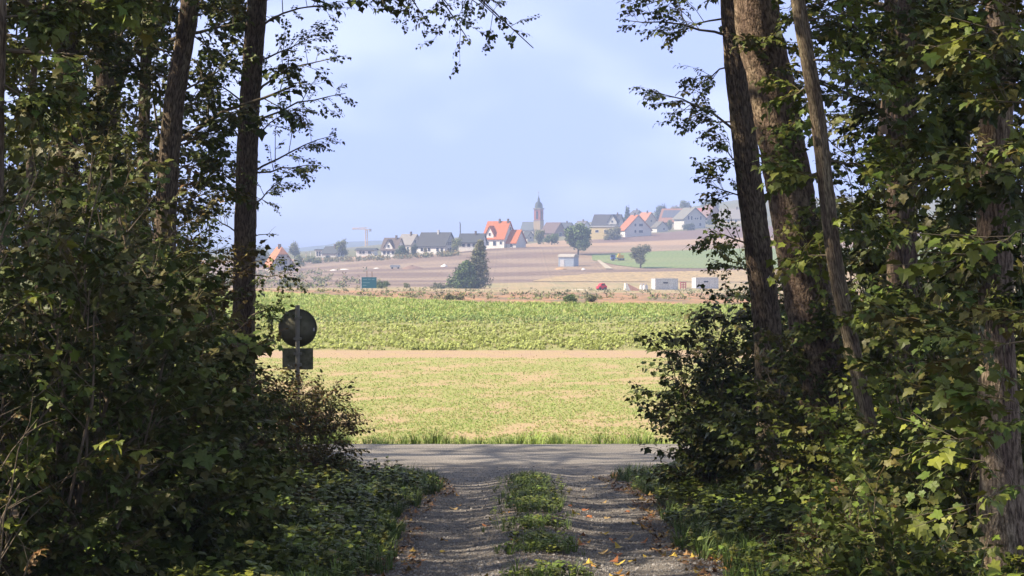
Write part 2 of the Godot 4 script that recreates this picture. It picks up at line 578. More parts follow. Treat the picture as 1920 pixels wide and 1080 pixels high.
func path_left(d: float) -> float: return -1.22 - 0.1 * sin(d * 0.6) - 0.06 * sin(d * 1.7) - 2.6 * sm(31.8, 35.6, d)
func path_right(d: float) -> float: return 1.78 + 0.1 * sin(d * 0.5 + 1.0) + 0.07 * sin(d * 1.9) + 2.6 * sm(32.4, 35.8, d)
func path_y(x: float, z: float) -> float:
	var d := -z
	var f := 1.0 - sm(32.0, 36.0, d)
	var c := x - 0.22
	return -0.06 * minf(d, 33.0) + (lerpf(0.0, -0.22, clampf((d - 33.0) / 5.0, 0, 1)) if d > 33.0 else 0.0) + 0.012 + f * (0.07 * exp(-c * c * 5.0) - 0.025 * exp(-pow(absf(c) - 0.8, 2.0) * 9.0)) + 0.004 * nz.get_noise_2d(x * 25.0, z * 25.0) + 0.004 * nz.get_noise_2d(x * 60.0, z * 60.0)

# ------------------------------------------------------------------ buildings
# local axes: ridge along x, gables at +x and -x, fronts at +z and -z
func house(called: String, label: String, px: float, py: float, w: Dictionary) -> Node3D:
	var p := on_ground(px, py)
	if w.has("d"): p = Vector3((px - 960.0) / F * w.d, EYE - (py - 460.0) / F * w.d, -w.d)
	var u: float = -p.z / F              # metres to one unit of the 1920-wide frame
	var L: float = w.l * u * 0.5
	var W: float = w.w * u * 0.5
	var E: float = w.e * u
	var H: float = w.h * u
	var wall: Color = w.get("wall", Color(0.85, 0.84, 0.81))
	var roofc: Color = w.get("roof", Color(0.07, 0.075, 0.085))
	var o := thing(called, label, w.get("cat", "house"), p, w.get("yaw", -0.6), "houses of the village")
	var b := Mb.new()
	var base := -1.5
	b.col = wall
	b.hexa([Vector3(-L, base, -W), Vector3(L, base, -W), Vector3(L, base, W), Vector3(-L, base, W), Vector3(-L, E, -W), Vector3(L, E, -W), Vector3(L, E, W), Vector3(-L, E, W)])
	var hip: float = w.get("hip", 0.0)   # how far down the gable tops are clipped
	for s in [-1.0, 1.0]:
		b.col = w.get("gable", wall)
		var x: float = L * s
		var cut := H - (H - E) * hip
		var cw := W * hip
		b.quad(Vector3(x, E, -W), Vector3(x, E, W), Vector3(x, cut, cw), Vector3(x, cut, -cw), Vector3(0, E, 0))
	part("wall", b, mats.paint, o)
	var r := Mb.new()
	r.col = roofc
	var ov: float = w.get("over", 0.5)
	var slope := (H - E) / W
	var t := 0.28
	for s in [-1.0, 1.0]:
		var he := E - slope * ov
		var cut2 := (H - E) * hip
		var rl := L + ov - (cut2 / maxf(slope, 0.1) if hip > 0.0 else 0.0)
		var a0 := Vector3(-L - ov, he, (W + ov) * s)
		var a1 := Vector3(L + ov, he, (W + ov) * s)
		if hip > 0.0:
			var zc: float = W * hip * s
			var c0 := Vector3(-L - ov, H - cut2, zc)
			var c1 := Vector3(L + ov, H - cut2, zc)
			r.hexa([a0, a1, c1, c0, a0 + Vector3.UP * t, a1 + Vector3.UP * t, c1 + Vector3.UP * t, c0 + Vector3.UP * t])
			var d0 := Vector3(-rl, H, 0)
			var d1 := Vector3(rl, H, 0)
			r.hexa([c0, c1, d1, d0, c0 + Vector3.UP * t, c1 + Vector3.UP * t, d1 + Vector3.UP * t, d0 + Vector3.UP * t])
		else:
			var d0 := Vector3(-L - ov, H, 0)
			var d1 := Vector3(L + ov, H, 0)
			r.hexa([a0, a1, d1, d0, a0 + Vector3.UP * t, a1 + Vector3.UP * t, d1 + Vector3.UP * t, d0 + Vector3.UP * t])
	if hip > 0.0:
		for s in [-1.0, 1.0]:
			var cut2 := (H - E) * hip
			var rl := L + ov - cut2 / maxf(slope, 0.1)
			var q0 := Vector3((L + ov) * s, H - cut2, W * hip)
			var q1 := Vector3((L + ov) * s, H - cut2, -W * hip)
			var q2 := Vector3(rl * s, H, 0)
			r.hexa([q0, q1, q2, q2 + Vector3(0, 0, 0.01), q0 + Vector3.UP * t, q1 + Vector3.UP * t, q2 + Vector3.UP * t, q2 + Vector3(0, t, 0.01)])
	var roof := part("roof", r, mats.roof, o)
	for c in w.get("chimneys", [0.3]):
		var cm := Mb.new()
		cm.col = w.get("stack", Color(0.16, 0.12, 0.1))
		cm.box(Vector3(L * c, H + 0.35, 0.35), Vector3(0.65, 1.7, 0.65))
		part("chimney", cm, mats.paint, roof)
	for q in w.get("solar", []):         # panels on the +z slope: [from x, to x] of the half length
		var n := 4
		for k in n:
			var sm_ := Mb.new()
			sm_.col = Color(0.03, 0.04, 0.08)
			var x0 := L * lerpf(q[0], q[1], float(k) / n) + 0.06
			var x1 := L * lerpf(q[0], q[1], float(k + 1) / n) - 0.06
			var y0 := lerpf(E, H, 0.25) + t + 0.05
			var y1 := lerpf(E, H, 0.85) + t + 0.05
			var z0 := W * 0.75
			var z1 := W * 0.15
			sm_.hexa([Vector3(x0, y0, z0), Vector3(x1, y0, z0), Vector3(x1, y1, z1), Vector3(x0, y1, z1), Vector3(x0, y0 + 0.08, z0), Vector3(x1, y0 + 0.08, z0), Vector3(x1, y1 + 0.08, z1), Vector3(x0, y1 + 0.08, z1)])
			part("solar_panel", sm_, mats.plain, roof)
	if w.has("dormer"):                  # a cross gable on the +z slope: [x of the half length, half width, top height share]
		var dq: Array = w.dormer
		var dx: float = L * dq[0]
		var dw: float = W * dq[1]
		var dh: float = lerpf(E, H, dq[2])
		var db := Mb.new()
		db.col = wall
		var z0 := W + 0.15
		var e0 := E + (dh - E) * 0.25
		var z1 := W * 0.1
		db.hexa([Vector3(dx - dw, E - 0.4, z1), Vector3(dx + dw, E - 0.4, z1), Vector3(dx + dw, E - 0.4, z0), Vector3(dx - dw, E - 0.4, z0), Vector3(dx - dw, e0, z1), Vector3(dx + dw, e0, z1), Vector3(dx + dw, e0, z0), Vector3(dx - dw, e0, z0)])
		db.tri(Vector3(dx - dw, e0, z0), Vector3(dx, dh, z0), Vector3(dx + dw, e0, z0))
		var dm := part("dormer", db, mats.paint, o)
		var dr := Mb.new()
		dr.col = w.get("dormer_roof", roofc)
		for s in [-1.0, 1.0]:
			var k0 := Vector3(dx + (dw + 0.35) * s, e0 - 0.3, z0 + 0.4)
			var k1 := Vector3(dx + (dw + 0.35) * s, e0 - 0.3, z1)
			var k2 := Vector3(dx, dh, z1)
			var k3 := Vector3(dx, dh, z0 + 0.4)
			dr.hexa([k0, k1, k2, k3, k0 + Vector3.UP * 0.25, k1 + Vector3.UP * 0.25, k2 + Vector3.UP * 0.25, k3 + Vector3.UP * 0.25])
		part("dormer_roof", dr, mats.roof, dm)
		window(o, Vector3(dx, e0 + 0.2, z0), Basis(), Vector2(1.0, 1.2))
	for q in w.get("win", []):           # [face, along share, height share of the eave, width, height]
		var face: String = q[0]
		var bs := Basis()
		var wp: Vector3
		match face:
			"f": wp = Vector3(L * q[1], E * q[2], W)
			"b": wp = Vector3(L * q[1], E * q[2], -W); bs = Basis(Vector3.UP, PI)
			"g": wp = Vector3(L, E * q[2], W * -q[1]); bs = Basis(Vector3.UP, PI / 2)
			_: wp = Vector3(-L, E * q[2], W * q[1]); bs = Basis(Vector3.UP, -PI / 2)
		window(o, wp, bs, Vector2(q[3], q[4]), w.get("frame", Color(0.6, 0.6, 0.6)), "door" if q.size() > 5 else "window")
	return o

func window(o: Node3D, p: Vector3, b: Basis, s: Vector2, frame := Color(0.65, 0.65, 0.65), called := "window") -> void:
	var m := Mb.new()
	m.col = frame
	var t := 0.1
	for q in [[0, s.y / 2, s.x + 2 * t, t], [0, -s.y / 2, s.x + 2 * t, t]]:
		m.box(p + b * Vector3(q[0], q[1], 0.03), Vector3(q[2], q[3], 0.1), b)
	for q in [-s.x / 2 - t / 2, s.x / 2 + t / 2]:
		m.box(p + b * Vector3(q, 0, 0.03), Vector3(t, s.y - t, 0.09), b)
	var f := part(called, m, mats.plain, o)
	var g := Mb.new()
	g.box(p + b * Vector3(0, 0, 0.0), Vector3(s.x, s.y - t, 0.06), b)
	part("pane", g, mats.pane, f)

func block(m: Mb, x0: float, x1: float, y0: float, y1: float, z0: float, z1: float) -> void:
	m.box(Vector3((x0 + x1) / 2, (y0 + y1) / 2, (z0 + z1) / 2), Vector3(x1 - x0, y1 - y0, z1 - z0))

# ------------------------------------------------------------------ far vegetation
var clump: ArrayMesh
var conifer_clump: ArrayMesh
func make_clumps() -> void:
	var m := Mb.new()
	for k in 16:
		var p := rv(0.5)
		var x := rv().normalized()
		var y := x.cross(rv()).normalized()
		var s := rr(0.16, 0.3)
		var e := rr(0.75, 1.25)
		m.col = Color(e * rr(0.9, 1.1), e, e)
		m.tri(p - x * s * 0.6, p + y * s, p + x * s * 0.6)
		m.tri(p - x * s * 0.6, p + x * s * 0.6, p - y * s)
	clump = m.mesh(mats.far_leaf)

func far_tree(called: String, label: String, px: float, py: float, wpx: float, hpx: float, colors: Array, stem := 0.15, n := 500, shape := "round", group := "trees and bushes by the village", fill := 1.0, dd := 0.0) -> void:
	var p := on_ground(px, py)
	if dd > 0.0: p = Vector3((px - 960.0) / F * dd, EYE - (py - 460.0) / F * dd, -dd)
	var u := -p.z / F
	var W := wpx * u * 0.5
	var H := hpx * u
	var o := thing(called, label, "tree" if stem > 0.05 else "shrub", p, 0.0, group)
	var m := Mb.new()
	m.col = Color(0.07, 0.06, 0.05)
	var tips := []
	var r0 := 0.022 * H + 0.03
	m.tube([Vector3(0, -0.5, 0), Vector3(0.02 * W, H * 0.35, 0), Vector3(-0.03 * W, H * 0.62, 0), Vector3(0, H * 0.9, 0)], [r0 * 1.3, r0, r0 * 0.6, r0 * 0.2], 7, false)
	for k in 16:
		var a := k * 2.4
		var y0 := H * lerpf(stem * 0.8 + 0.05, 0.75, k / 16.0)
		var e := Vector3(cos(a) * W * rr(0.4, 0.8), y0 + H * rr(0.06, 0.2), sin(a) * W * rr(0.4, 0.8))
		m.tube([Vector3(0, y0, 0), e * 0.55 + Vector3(0, y0 * 0.45 + 0.02 * H, 0), e], [r0 * 0.4, r0 * 0.25, r0 * 0.1], 4, false)
	part("trunk" if stem > 0.05 else "stems", m, mats.twig, o)
	var list := []
	var lobes := []
	for k in 9: lobes.append([Vector3(rr(-0.62, 0.62), rr(0.0, 1.0), rr(-0.62, 0.62)), rr(0.3, 0.5)])
	var sz := maxf(0.25, sqrt(W * H) * 0.23)
	while list.size() < n:
		var q: Vector3
		if shape == "cone":
			var f := 1.0 - sqrt(rng.randf())
			var a := rr(0, TAU)
			var rad := (1.0 - f) * sqrt(rr(0.2, 1.0)) * (0.75 + 0.25 * sin(f * 40.0))
			q = Vector3(cos(a) * rad, f, sin(a) * rad)
		elif shape == "plume":
			var f := pow(rng.randf(), 0.85)
			var a := rr(0, TAU)
			var rad := pow(1.0 - f, 0.55) * sqrt(rng.randf()) * (0.75 + 0.5 * nz2.get_noise_2d(cos(a) * 5.0, f * 14.0 + sin(a) * 5.0))
			q = Vector3(cos(a) * rad + 0.25 * f, f, sin(a) * rad)
		else:
			var lb: Array = lobes[rng.randi() % lobes.size()]
			q = rv().normalized() * pow(rng.randf(), 0.4) * lb[1] * (1.0 if rng.randf() < 0.82 else 1.35)
			q.x += lb[0].x * (1.0 - 0.35 * lb[0].y); q.z += lb[0].z * (1.0 - 0.35 * lb[0].y)
			q.y = q.y * 0.6 + (0.2 if stem > 0.05 else 0.1) + lb[0].y * (0.62 if stem > 0.05 else 0.7)
			if q.y < 0.0: continue
		var pos := Vector3(q.x * W, H * (stem + (1.0 - stem) * q.y), q.z * W)
		var c: Color = colors[rng.randi() % colors.size()]
		var e := rr(0.75, 1.25)
		list.append([Transform3D(Basis(rv().normalized(), rr(0, TAU)).scaled_local(Vector3.ONE * sz * rr(0.7, 1.3) * fill), pos), Color(c.r * e, c.g * e, c.b * e)])
	scatter("crown" if stem > 0.05 else "foliage", clump, list, o)

# ------------------------------------------------------------------ ground plants
func tuft_mesh(blades: int, h: float, spread: float, wide: float) -> ArrayMesh:
	var m := Mb.new()
	for k in blades:
		var a := rr(0, TAU)
		var d := Vector3(cos(a), 0, sin(a))
		var s := Vector3(-d.z, 0, d.x) * wide * rr(0.6, 1.2)
		var b := d * rr(0, spread * 0.4)
		var hh := h * rr(0.55, 1.15)
		var mid := b + d * spread * rr(0.1, 0.4) + Vector3.UP * hh * 0.6
		var tip := b + d * spread * rr(0.4, 1.3) + Vector3.UP * hh
		var e := rr(0.8, 1.2)
		m.col = Color(e * rr(0.9, 1.25), e, e * 0.9)
		m.tri(b - s, mid - s * 0.8, b + s)
		m.tri(b + s, mid - s * 0.8, mid + s * 0.8)
		m.tri(mid - s * 0.8, tip, mid + s * 0.8)
	return m.mesh(mats.grass)

func herb_mesh(n: int, h: float, leaf: float) -> ArrayMesh:
	var m := Mb.new()
	for st in n:
		var a := rr(0, TAU)
		var d := Vector3(cos(a), 0, sin(a))
		var top := d * rr(0.02, 0.12) + Vector3.UP * h * rr(0.6, 1.15)
		m.col = Color(0.9, 0.85, 0.6)
		m.tube([Vector3.ZERO, top * 0.5 + rv(0.01), top], [0.003, 0.0025, 0.0015], 3, false)
		for k in 5:
			var f := 0.4 + 0.6 * (k + rng.randf()) / 5.0
			var b := rr(0, TAU)
			var dir := Vector3(cos(b), rr(-0.25, 0.35), sin(b)).normalized()
			var x := dir.cross(Vector3.UP + rv(0.35)).normalized()
			var e := rr(0.8, 1.25)
			m.col = Color(e * rr(0.9, 1.15), e, e)
			leaf_into(m, OVAL, Transform3D(Basis(x, dir, x.cross(dir)).scaled_local(Vector3(1.5, 1, 1) * leaf * rr(0.6, 1.2)), top * f), 0.2, 0.35)
	return m.mesh(mats.leaf)

func standing(x: float, z: float, y: float, sc: float, c: Color, tilt := 0.15) -> Array:
	var b := Basis(Vector3(rr(-1, 1), 0, rr(-1, 1)).normalized(), rr(0, tilt)) * Basis(Vector3.UP, rr(0, TAU))
	return [Transform3D(b.scaled_local(Vector3.ONE * sc), Vector3(x, y, z)), c]

# ================================================================== the scene
func _ready() -> void:
	rng.seed = 20240924
	nz.seed = 3; nz.frequency = 0.05; nz.fractal_octaves = 3
	nz2.seed = 8; nz2.frequency = 0.35; nz2.fractal_octaves = 4; nz2.noise_type = FastNoiseLite.TYPE_SIMPLEX
	make_view()
	make_materials()
	make_sprigs()
	make_single_leaves()
	make_clumps()
	make_near_ground()
	make_fields()
	make_village()
	make_valley_things()
	make_sign()
	make_trees()
	make_undergrowth()
	make_ground_plants()
	print("built in ", Time.get_ticks_msec(), " ms")

func make_view() -> void:
	var cam := Camera3D.new()
	cam.name = "camera"
	cam.position = Vector3(0, EYE, 0)
	cam.rotation.x = PITCH
	cam.fov = rad_to_deg(2.0 * atan(540.0 / F))
	cam.near = 0.1
	cam.far = 20000.0
	cam.current = true
	add_child(cam)
	var sun := DirectionalLight3D.new()
	sun.name = "sun"
	sun.light_color = Color(1.0, 0.94, 0.85)
	sun.light_energy = 1.6
	sun.light_angular_distance = 0.55
	sun.shadow_enabled = true
	add_child(sun)
	var el := deg_to_rad(41.0)
	var az := deg_to_rad(-3.0)           # from the left, a little beyond
	sun.look_at_from_position(Vector3.ZERO, Vector3(cos(el) * cos(az), -sin(el), cos(el) * sin(az)))
	var env := Environment.new()
	env.background_mode = Environment.BG_SKY
	var sm_ := ProceduralSkyMaterial.new()
	sm_.sky_top_color = Color(0.6, 0.63, 0.7)
	sm_.sky_horizon_color = Color(0.555, 0.62, 0.84)
	sm_.sky_curve = 0.25
	sm_.ground_bottom_color = Color(0.35, 0.36, 0.3)
	sm_.ground_horizon_color = Color(0.6, 0.64, 0.7)
	sm_.sun_angle_max = 25.0
	sm_.sky_cover = clouds()
	sm_.sky_cover_modulate = Color(1, 1, 1)
	var sky := Sky.new()
	sky.sky_material = sm_
	env.sky = sky
	env.tonemap_mode = Environment.TONE_MAPPER_LINEAR
	env.tonemap_exposure = 2.15
	env.fog_enabled = true
	env.fog_density = 0.0004
	env.fog_light_color = Color(0.76, 0.84, 1.0)
	env.sdfgi_enabled = true
	env.ssao_enabled = true
	env.ssil_enabled = true
	var we := WorldEnvironment.new()
	we.name = "environment"
	we.environment = env
	add_child(we)

func clouds() -> ImageTexture:
	var n := FastNoiseLite.new()
	n.seed = 21; n.frequency = 1.0; n.fractal_octaves = 5; n.fractal_gain = 0.5
	var w := 1536
	var h := 768
	var im := Image.create(w, h, false, Image.FORMAT_RGBA8)
	for j in h / 2 + 1:
		var up := (0.5 - (j + 0.5) / h) * PI
		var fl := 5.0 - 3.0 * clampf(up, 0, 1)
		for i in w:
			var a := TAU * (i + 0.5) / w
			var p := Vector3(cos(a) * cos(up) * 3.2, sin(up) * 3.2 * fl * 0.55, sin(a) * cos(up) * 3.2)
			var q := n.get_noise_3dv(p * 1.2) * 0.75 + n.get_noise_3dv(p * 4.0 + Vector3(7, 3, 1)) * 0.3
			var f := smoothstep(-0.12, 0.34, q)
			im.set_pixel(i, j, Color(0.5, 0.485, 0.4, f * 0.55))
	return ImageTexture.create_from_image(im)

# ------------------------------------------------------------------ ground
func make_near_ground() -> void:
	var floor_y := func(x: float, z: float) -> float:
		var d := -z
		var y := ground(x, z)
		var inn := minf(x - path_left(d), path_right(d) - x)
		if d < 37.0: y -= 0.12 * sm(0.0, 0.25, inn)
		y -= 0.12 * sm(34.9, 35.4, d) * (1.0 - sm(41.0, 41.4, d))
		return y
	var xs := span(-60, -8, 26) + span(-7.8, 7.8, 130) + span(8, 60, 26)
	var zs := span(25, -10, 30) + span(-10.2, -45, 200)
	var o := near_sheet("forest_floor", xs, zs, floor_y, func(p): return p, mats.soil, func(x, z):
		var f := nz.get_noise_2d(x * 14.0, z * 14.0) + nz2.get_noise_2d(x * 9.0, z * 9.0) * 0.6
		if z < -41.2: return patchy(Color(0.13, 0.15, 0.05), Color(0.2, 0.15, 0.09), f + 0.3)
		return patchy(Color(0.075, 0.058, 0.038), Color(0.14, 0.095, 0.055), f + 0.4))
	tag(o, "brown forest floor of soil and old leaves")
	var us := span(0, 1, 64)
	o = near_sheet("gravel_path", us, span(6, -36.0, 420), path_y, func(p):
		var d: float = -p.z
		return Vector3(lerpf(path_left(d) - 0.12, path_right(d) + 0.12, p.x), 0, p.z), mats.gravel, func(x, z):
		var d: float = -z
		var inn: float = minf(x - path_left(d), path_right(d) - x)
		var f := nz.get_noise_2d(x * 30.0, z * 30.0) * 0.5 + nz2.get_noise_2d(x * 5.0, z * 5.0) * 0.5
		var c := patchy(Color(0.2, 0.178, 0.155), Color(0.3, 0.27, 0.235), f + 0.5)
		var earth := clampf(1.0 - sm(0.05, 0.5, inn + f * 0.35), 0, 1) + 0.7 * exp(-pow((x - 0.22) * 3.2, 2.0)) * sm(-0.1, 0.4, f + 0.25) * (1.0 - sm(31, 33, d))
		return patchy(c, Color(0.16, 0.115, 0.08), earth))
	tag(o, "grey gravel track running down to the farm road")
	o = near_sheet("farm_road", span(-60, 60, 240), span(-35.25, -41.25, 40), func(x, z):
		var c: float = (-z - 38.25) / 3.0
		return ground(x, z) + 0.045 - 0.06 * c * c + 0.008 * nz.get_noise_2d(x * 25.0, z * 25.0), func(p): return p, mats.gravel, func(x, z):
		var f := nz.get_noise_2d(x * 4.0, z * 22.0) * 0.7 + nz2.get_noise_2d(x * 4.0, z * 8.0) * 0.4
		return patchy(Color(0.25, 0.23, 0.205), Color(0.42, 0.385, 0.34), f + 0.45))
	tag(o, "pale gravel farm road crossing in front of the field")

func make_fields() -> void:
	var x0 := -900.0
	var x1 := 2800.0
	var soil := Color(0.44, 0.335, 0.185)
	sheet("young_crop_field", [[0, 44.7, true]], [[0, 671]], x0, x1, 420, 90, mats.soil, func(x, z, px, v):
		var f := nz.get_noise_2d(x * 5.0 + z * 2.0, z * 3.0) + nz2.get_noise_2d(x * 1.6, z * 1.2) * 0.8
		return patchy(Color(0.33, 0.345, 0.115), soil, f * 1.15 + 0.3), 0.0, "pale field of sprouting crop with bare soil patches")
	sheet("bare_soil_strip", [[0, 671]], [[0, 657]], x0, x1, 400, 12, mats.soil, func(x, z, px, v):
		return patchy(soil, Color(0.42, 0.3, 0.21), nz2.get_noise_2d(x * 2.0, z * 2.0) + 0.5), 0.0, "strip of bare tan soil across the field")
	sheet("leafy_crop_field", [[0, 657]], [[0, 594]], x0, x1, 400, 50, mats.soil, func(x, z, px, v):
		var f := nz.get_noise_2d(x * 3.0, z * 3.0) + nz2.get_noise_2d(x * 1.5, z * 1.5) * 0.6
		return patchy(Color(0.29, 0.31, 0.1), Color(0.36, 0.31, 0.15), f + 0.3), 0.0, "field of knee-high leafy green crop")
	var p4 := [[480, 546], [620, 553], [880, 566], [1000, 569.5], [1300, 571]]
	sheet("bright_green_field", [[0, 594]], p4, x0, x1, 400, 40, mats.soil, func(x, z, px, v):
		return patchy(Color(0.32, 0.4, 0.1), Color(0.4, 0.4, 0.13), nz.get_noise_2d(x * 2.0, z * 2.0) * 1.4 + 0.4), 0.0, "bright green strip of field below the soil bank")
	var p5 := [[480, 542], [620, 544.5], [720, 545], [900, 548], [1200, 549], [1400, 550]]
	sheet("soil_bank", p4, p5, x0, x1, 400, 16, mats.far_soil, func(x, z, px, v):
		var f := nz2.get_noise_2d(x * 0.5, z * 0.12) * 1.6 + nz.get_noise_2d(x * 0.8, z * 0.5)
		return patchy(Color(0.42, 0.24, 0.13), Color(0.22, 0.17, 0.11), f + 0.35), 0.0, "orange-brown soil bank beyond the green field")
	var p6 := [[480, 540], [700, 539.5], [850, 537], [930, 531], [1020, 529], [1400, 530]]
	sheet("stubble_field", p5, p6, x0, x1, 400, 16, mats.far_soil, func(x, z, px, v):
		var f := nz2.get_noise_2d(x * 0.3, z * 0.1) + nz.get_noise_2d(x * 0.5, z * 0.4)
		return patchy(Color(0.42, 0.32, 0.17), Color(0.3, 0.27, 0.13), f + 0.4), 0.0, "straw-coloured stubble field before the slope")
	var p7 := [[480, 492], [600, 487], [720, 482], [850, 474], [920, 466], [1000, 463], [1060, 462], [1400, 457]]
	sheet("ploughed_slope", p6, p7, x0, x1, 300, 60, mats.far_soil, func(x, z, px, v):
		var f := nz.get_noise_2d(x * 0.25, z * 0.5) + nz2.get_noise_2d(x * 0.06, z * 0.12) * 0.7
		f += 0.55 * sin(z * 0.11 + 2.0 * nz.get_noise_2d(x * 0.1, z * 0.1))
		var c := patchy(Color(0.19, 0.13, 0.1), Color(0.31, 0.235, 0.165), f + 0.4)
		if px > 960.0: c = patchy(c, Color(0.36, 0.26, 0.16), sm(960, 1100, px) * sm(0.0, 0.5, nz.get_noise_2d(x * 0.1, z * 1.2) + 0.3) * 0.6)
		return c, 0.0, "brown ploughed slope below the village")
	var p8 := [[480, 488], [600, 484], [720, 479], [850, 470], [920, 463.5], [1000, 456], [1100, 447], [1190, 441], [1300, 431], [1400, 424]]
	sheet("upper_field", p7, p8, x0, x1, 300, 30, mats.far_soil, func(x, z, px, v):
		var f := nz.get_noise_2d(x * 0.2, z * 0.4)
		var c := patchy(Color(0.42, 0.28, 0.18), Color(0.37, 0.27, 0.16), f + 0.5)
		return patchy(c, Color(0.19, 0.125, 0.1), sm(1080, 1130, px) * sm(0.3, 0.42, v + f * 0.06)), 0.0, "tan and brown field just below the houses")
	sheet("village_meadow", p8, [[0, 5600.0, true]], x0, x1, 160, 70, mats.far_soil, func(x, z, px, v):
		return patchy(Color(0.13, 0.15, 0.07), Color(0.2, 0.18, 0.09), nz.get_noise_2d(x * 0.1, z * 0.1) + 0.5), 0.0, "green ground between and behind the houses")
	sheet("corn_stubble_field", [[1000, 528.5], [1400, 529]], [[1000, 527], [1040, 519], [1130, 512], [1400, 507]], 1000, 1900, 120, 20, mats.far_soil, func(x, z, px, v):
		return patchy(Color(0.46, 0.34, 0.17), Color(0.3, 0.23, 0.12), nz2.get_noise_2d(x * 0.7, z * 0.35) + 0.35), 0.12, "tan corn stubble field behind the white containers")
	sheet("hillside_meadow", [[1110, 488], [1160, 498], [1200, 503], [1400, 504]], [[1110, 477], [1250, 471], [1400, 466]], 1110, 1900, 100, 20, mats.far_soil, func(x, z, px, v):
		return patchy(Color(0.17, 0.24, 0.075), Color(0.22, 0.26, 0.1), nz.get_noise_2d(x * 0.15, z * 0.6) + 0.4), 0.12, "green meadow on the hillside around the lone tree")
	var t := Mb.new()
	for k in 13:
		var f := k / 12.0
		var py := lerpf(505, 489, f)
		for s in [-1.0, 1.0]:
			var px: float = lerpf(1142, 1122, f) + s * lerpf(7.0, 3.0, f)
			t.col = patchy(Color(0.5, 0.45, 0.36), Color(0.42, 0.36, 0.27), nz.get_noise_2d(px * 3.0, py * 9.0) + 0.4)
			t.put(on_ground(px, py, 0.25), Vector3.UP)
		if k:
			var b := k * 2
			t.ix.append_array(PackedInt32Array([b - 2, b, b - 1, b - 1, b, b + 1]))
	smooth_normals(t)
	tag(part("dirt_track", t, mats.far_soil, self), "pale dirt track leading up past the meadow", "", "", "structure")
	var h := Mb.new()
	var tops := [[-900, 462], [300, 463], [480, 466], [560, 465], [610, 459], [650, 454], [690, 452], [735, 449], [770, 455], [900, 459], [1200, 456], [2800, 456]]
	for j in 9:
		for i in 241:
			var px := lerpf(-900, 2800, i / 240.0)
			var d := 2600.0 + 90.0 * j
			var top := line(tops, px) - 2.0 * nz.get_noise_1d(px * 0.8) - 1.0 * nz2.get_noise_1d(px * 0.15)
			var f := sin(clampf(j / 7.0, 0, 1) * PI * 0.5) if j < 8 else 0.3
			var y := lerpf(-30.0, EYE - (top - 460.0) / F * 3230.0, f)
			h.col = patchy(Color(0.05, 0.08, 0.05), Color(0.1, 0.12, 0.06), nz.get_noise_2d(px * 2.0, d * 0.2) + 0.5)
			h.put(Vector3((px - 960.0) / F * d, y, -d), Vector3.UP)
	for j in 8:
		for i in 240:
			var k := j * 241 + i
			h.ix.append_array(PackedInt32Array([k, k + 241, k + 1, k + 1, k + 241, k + 242]))
	smooth_normals(h)
	tag(part("hills", h, mats.far_soil, self), "hazy blue wooded hills on the horizon", "", "", "structure")

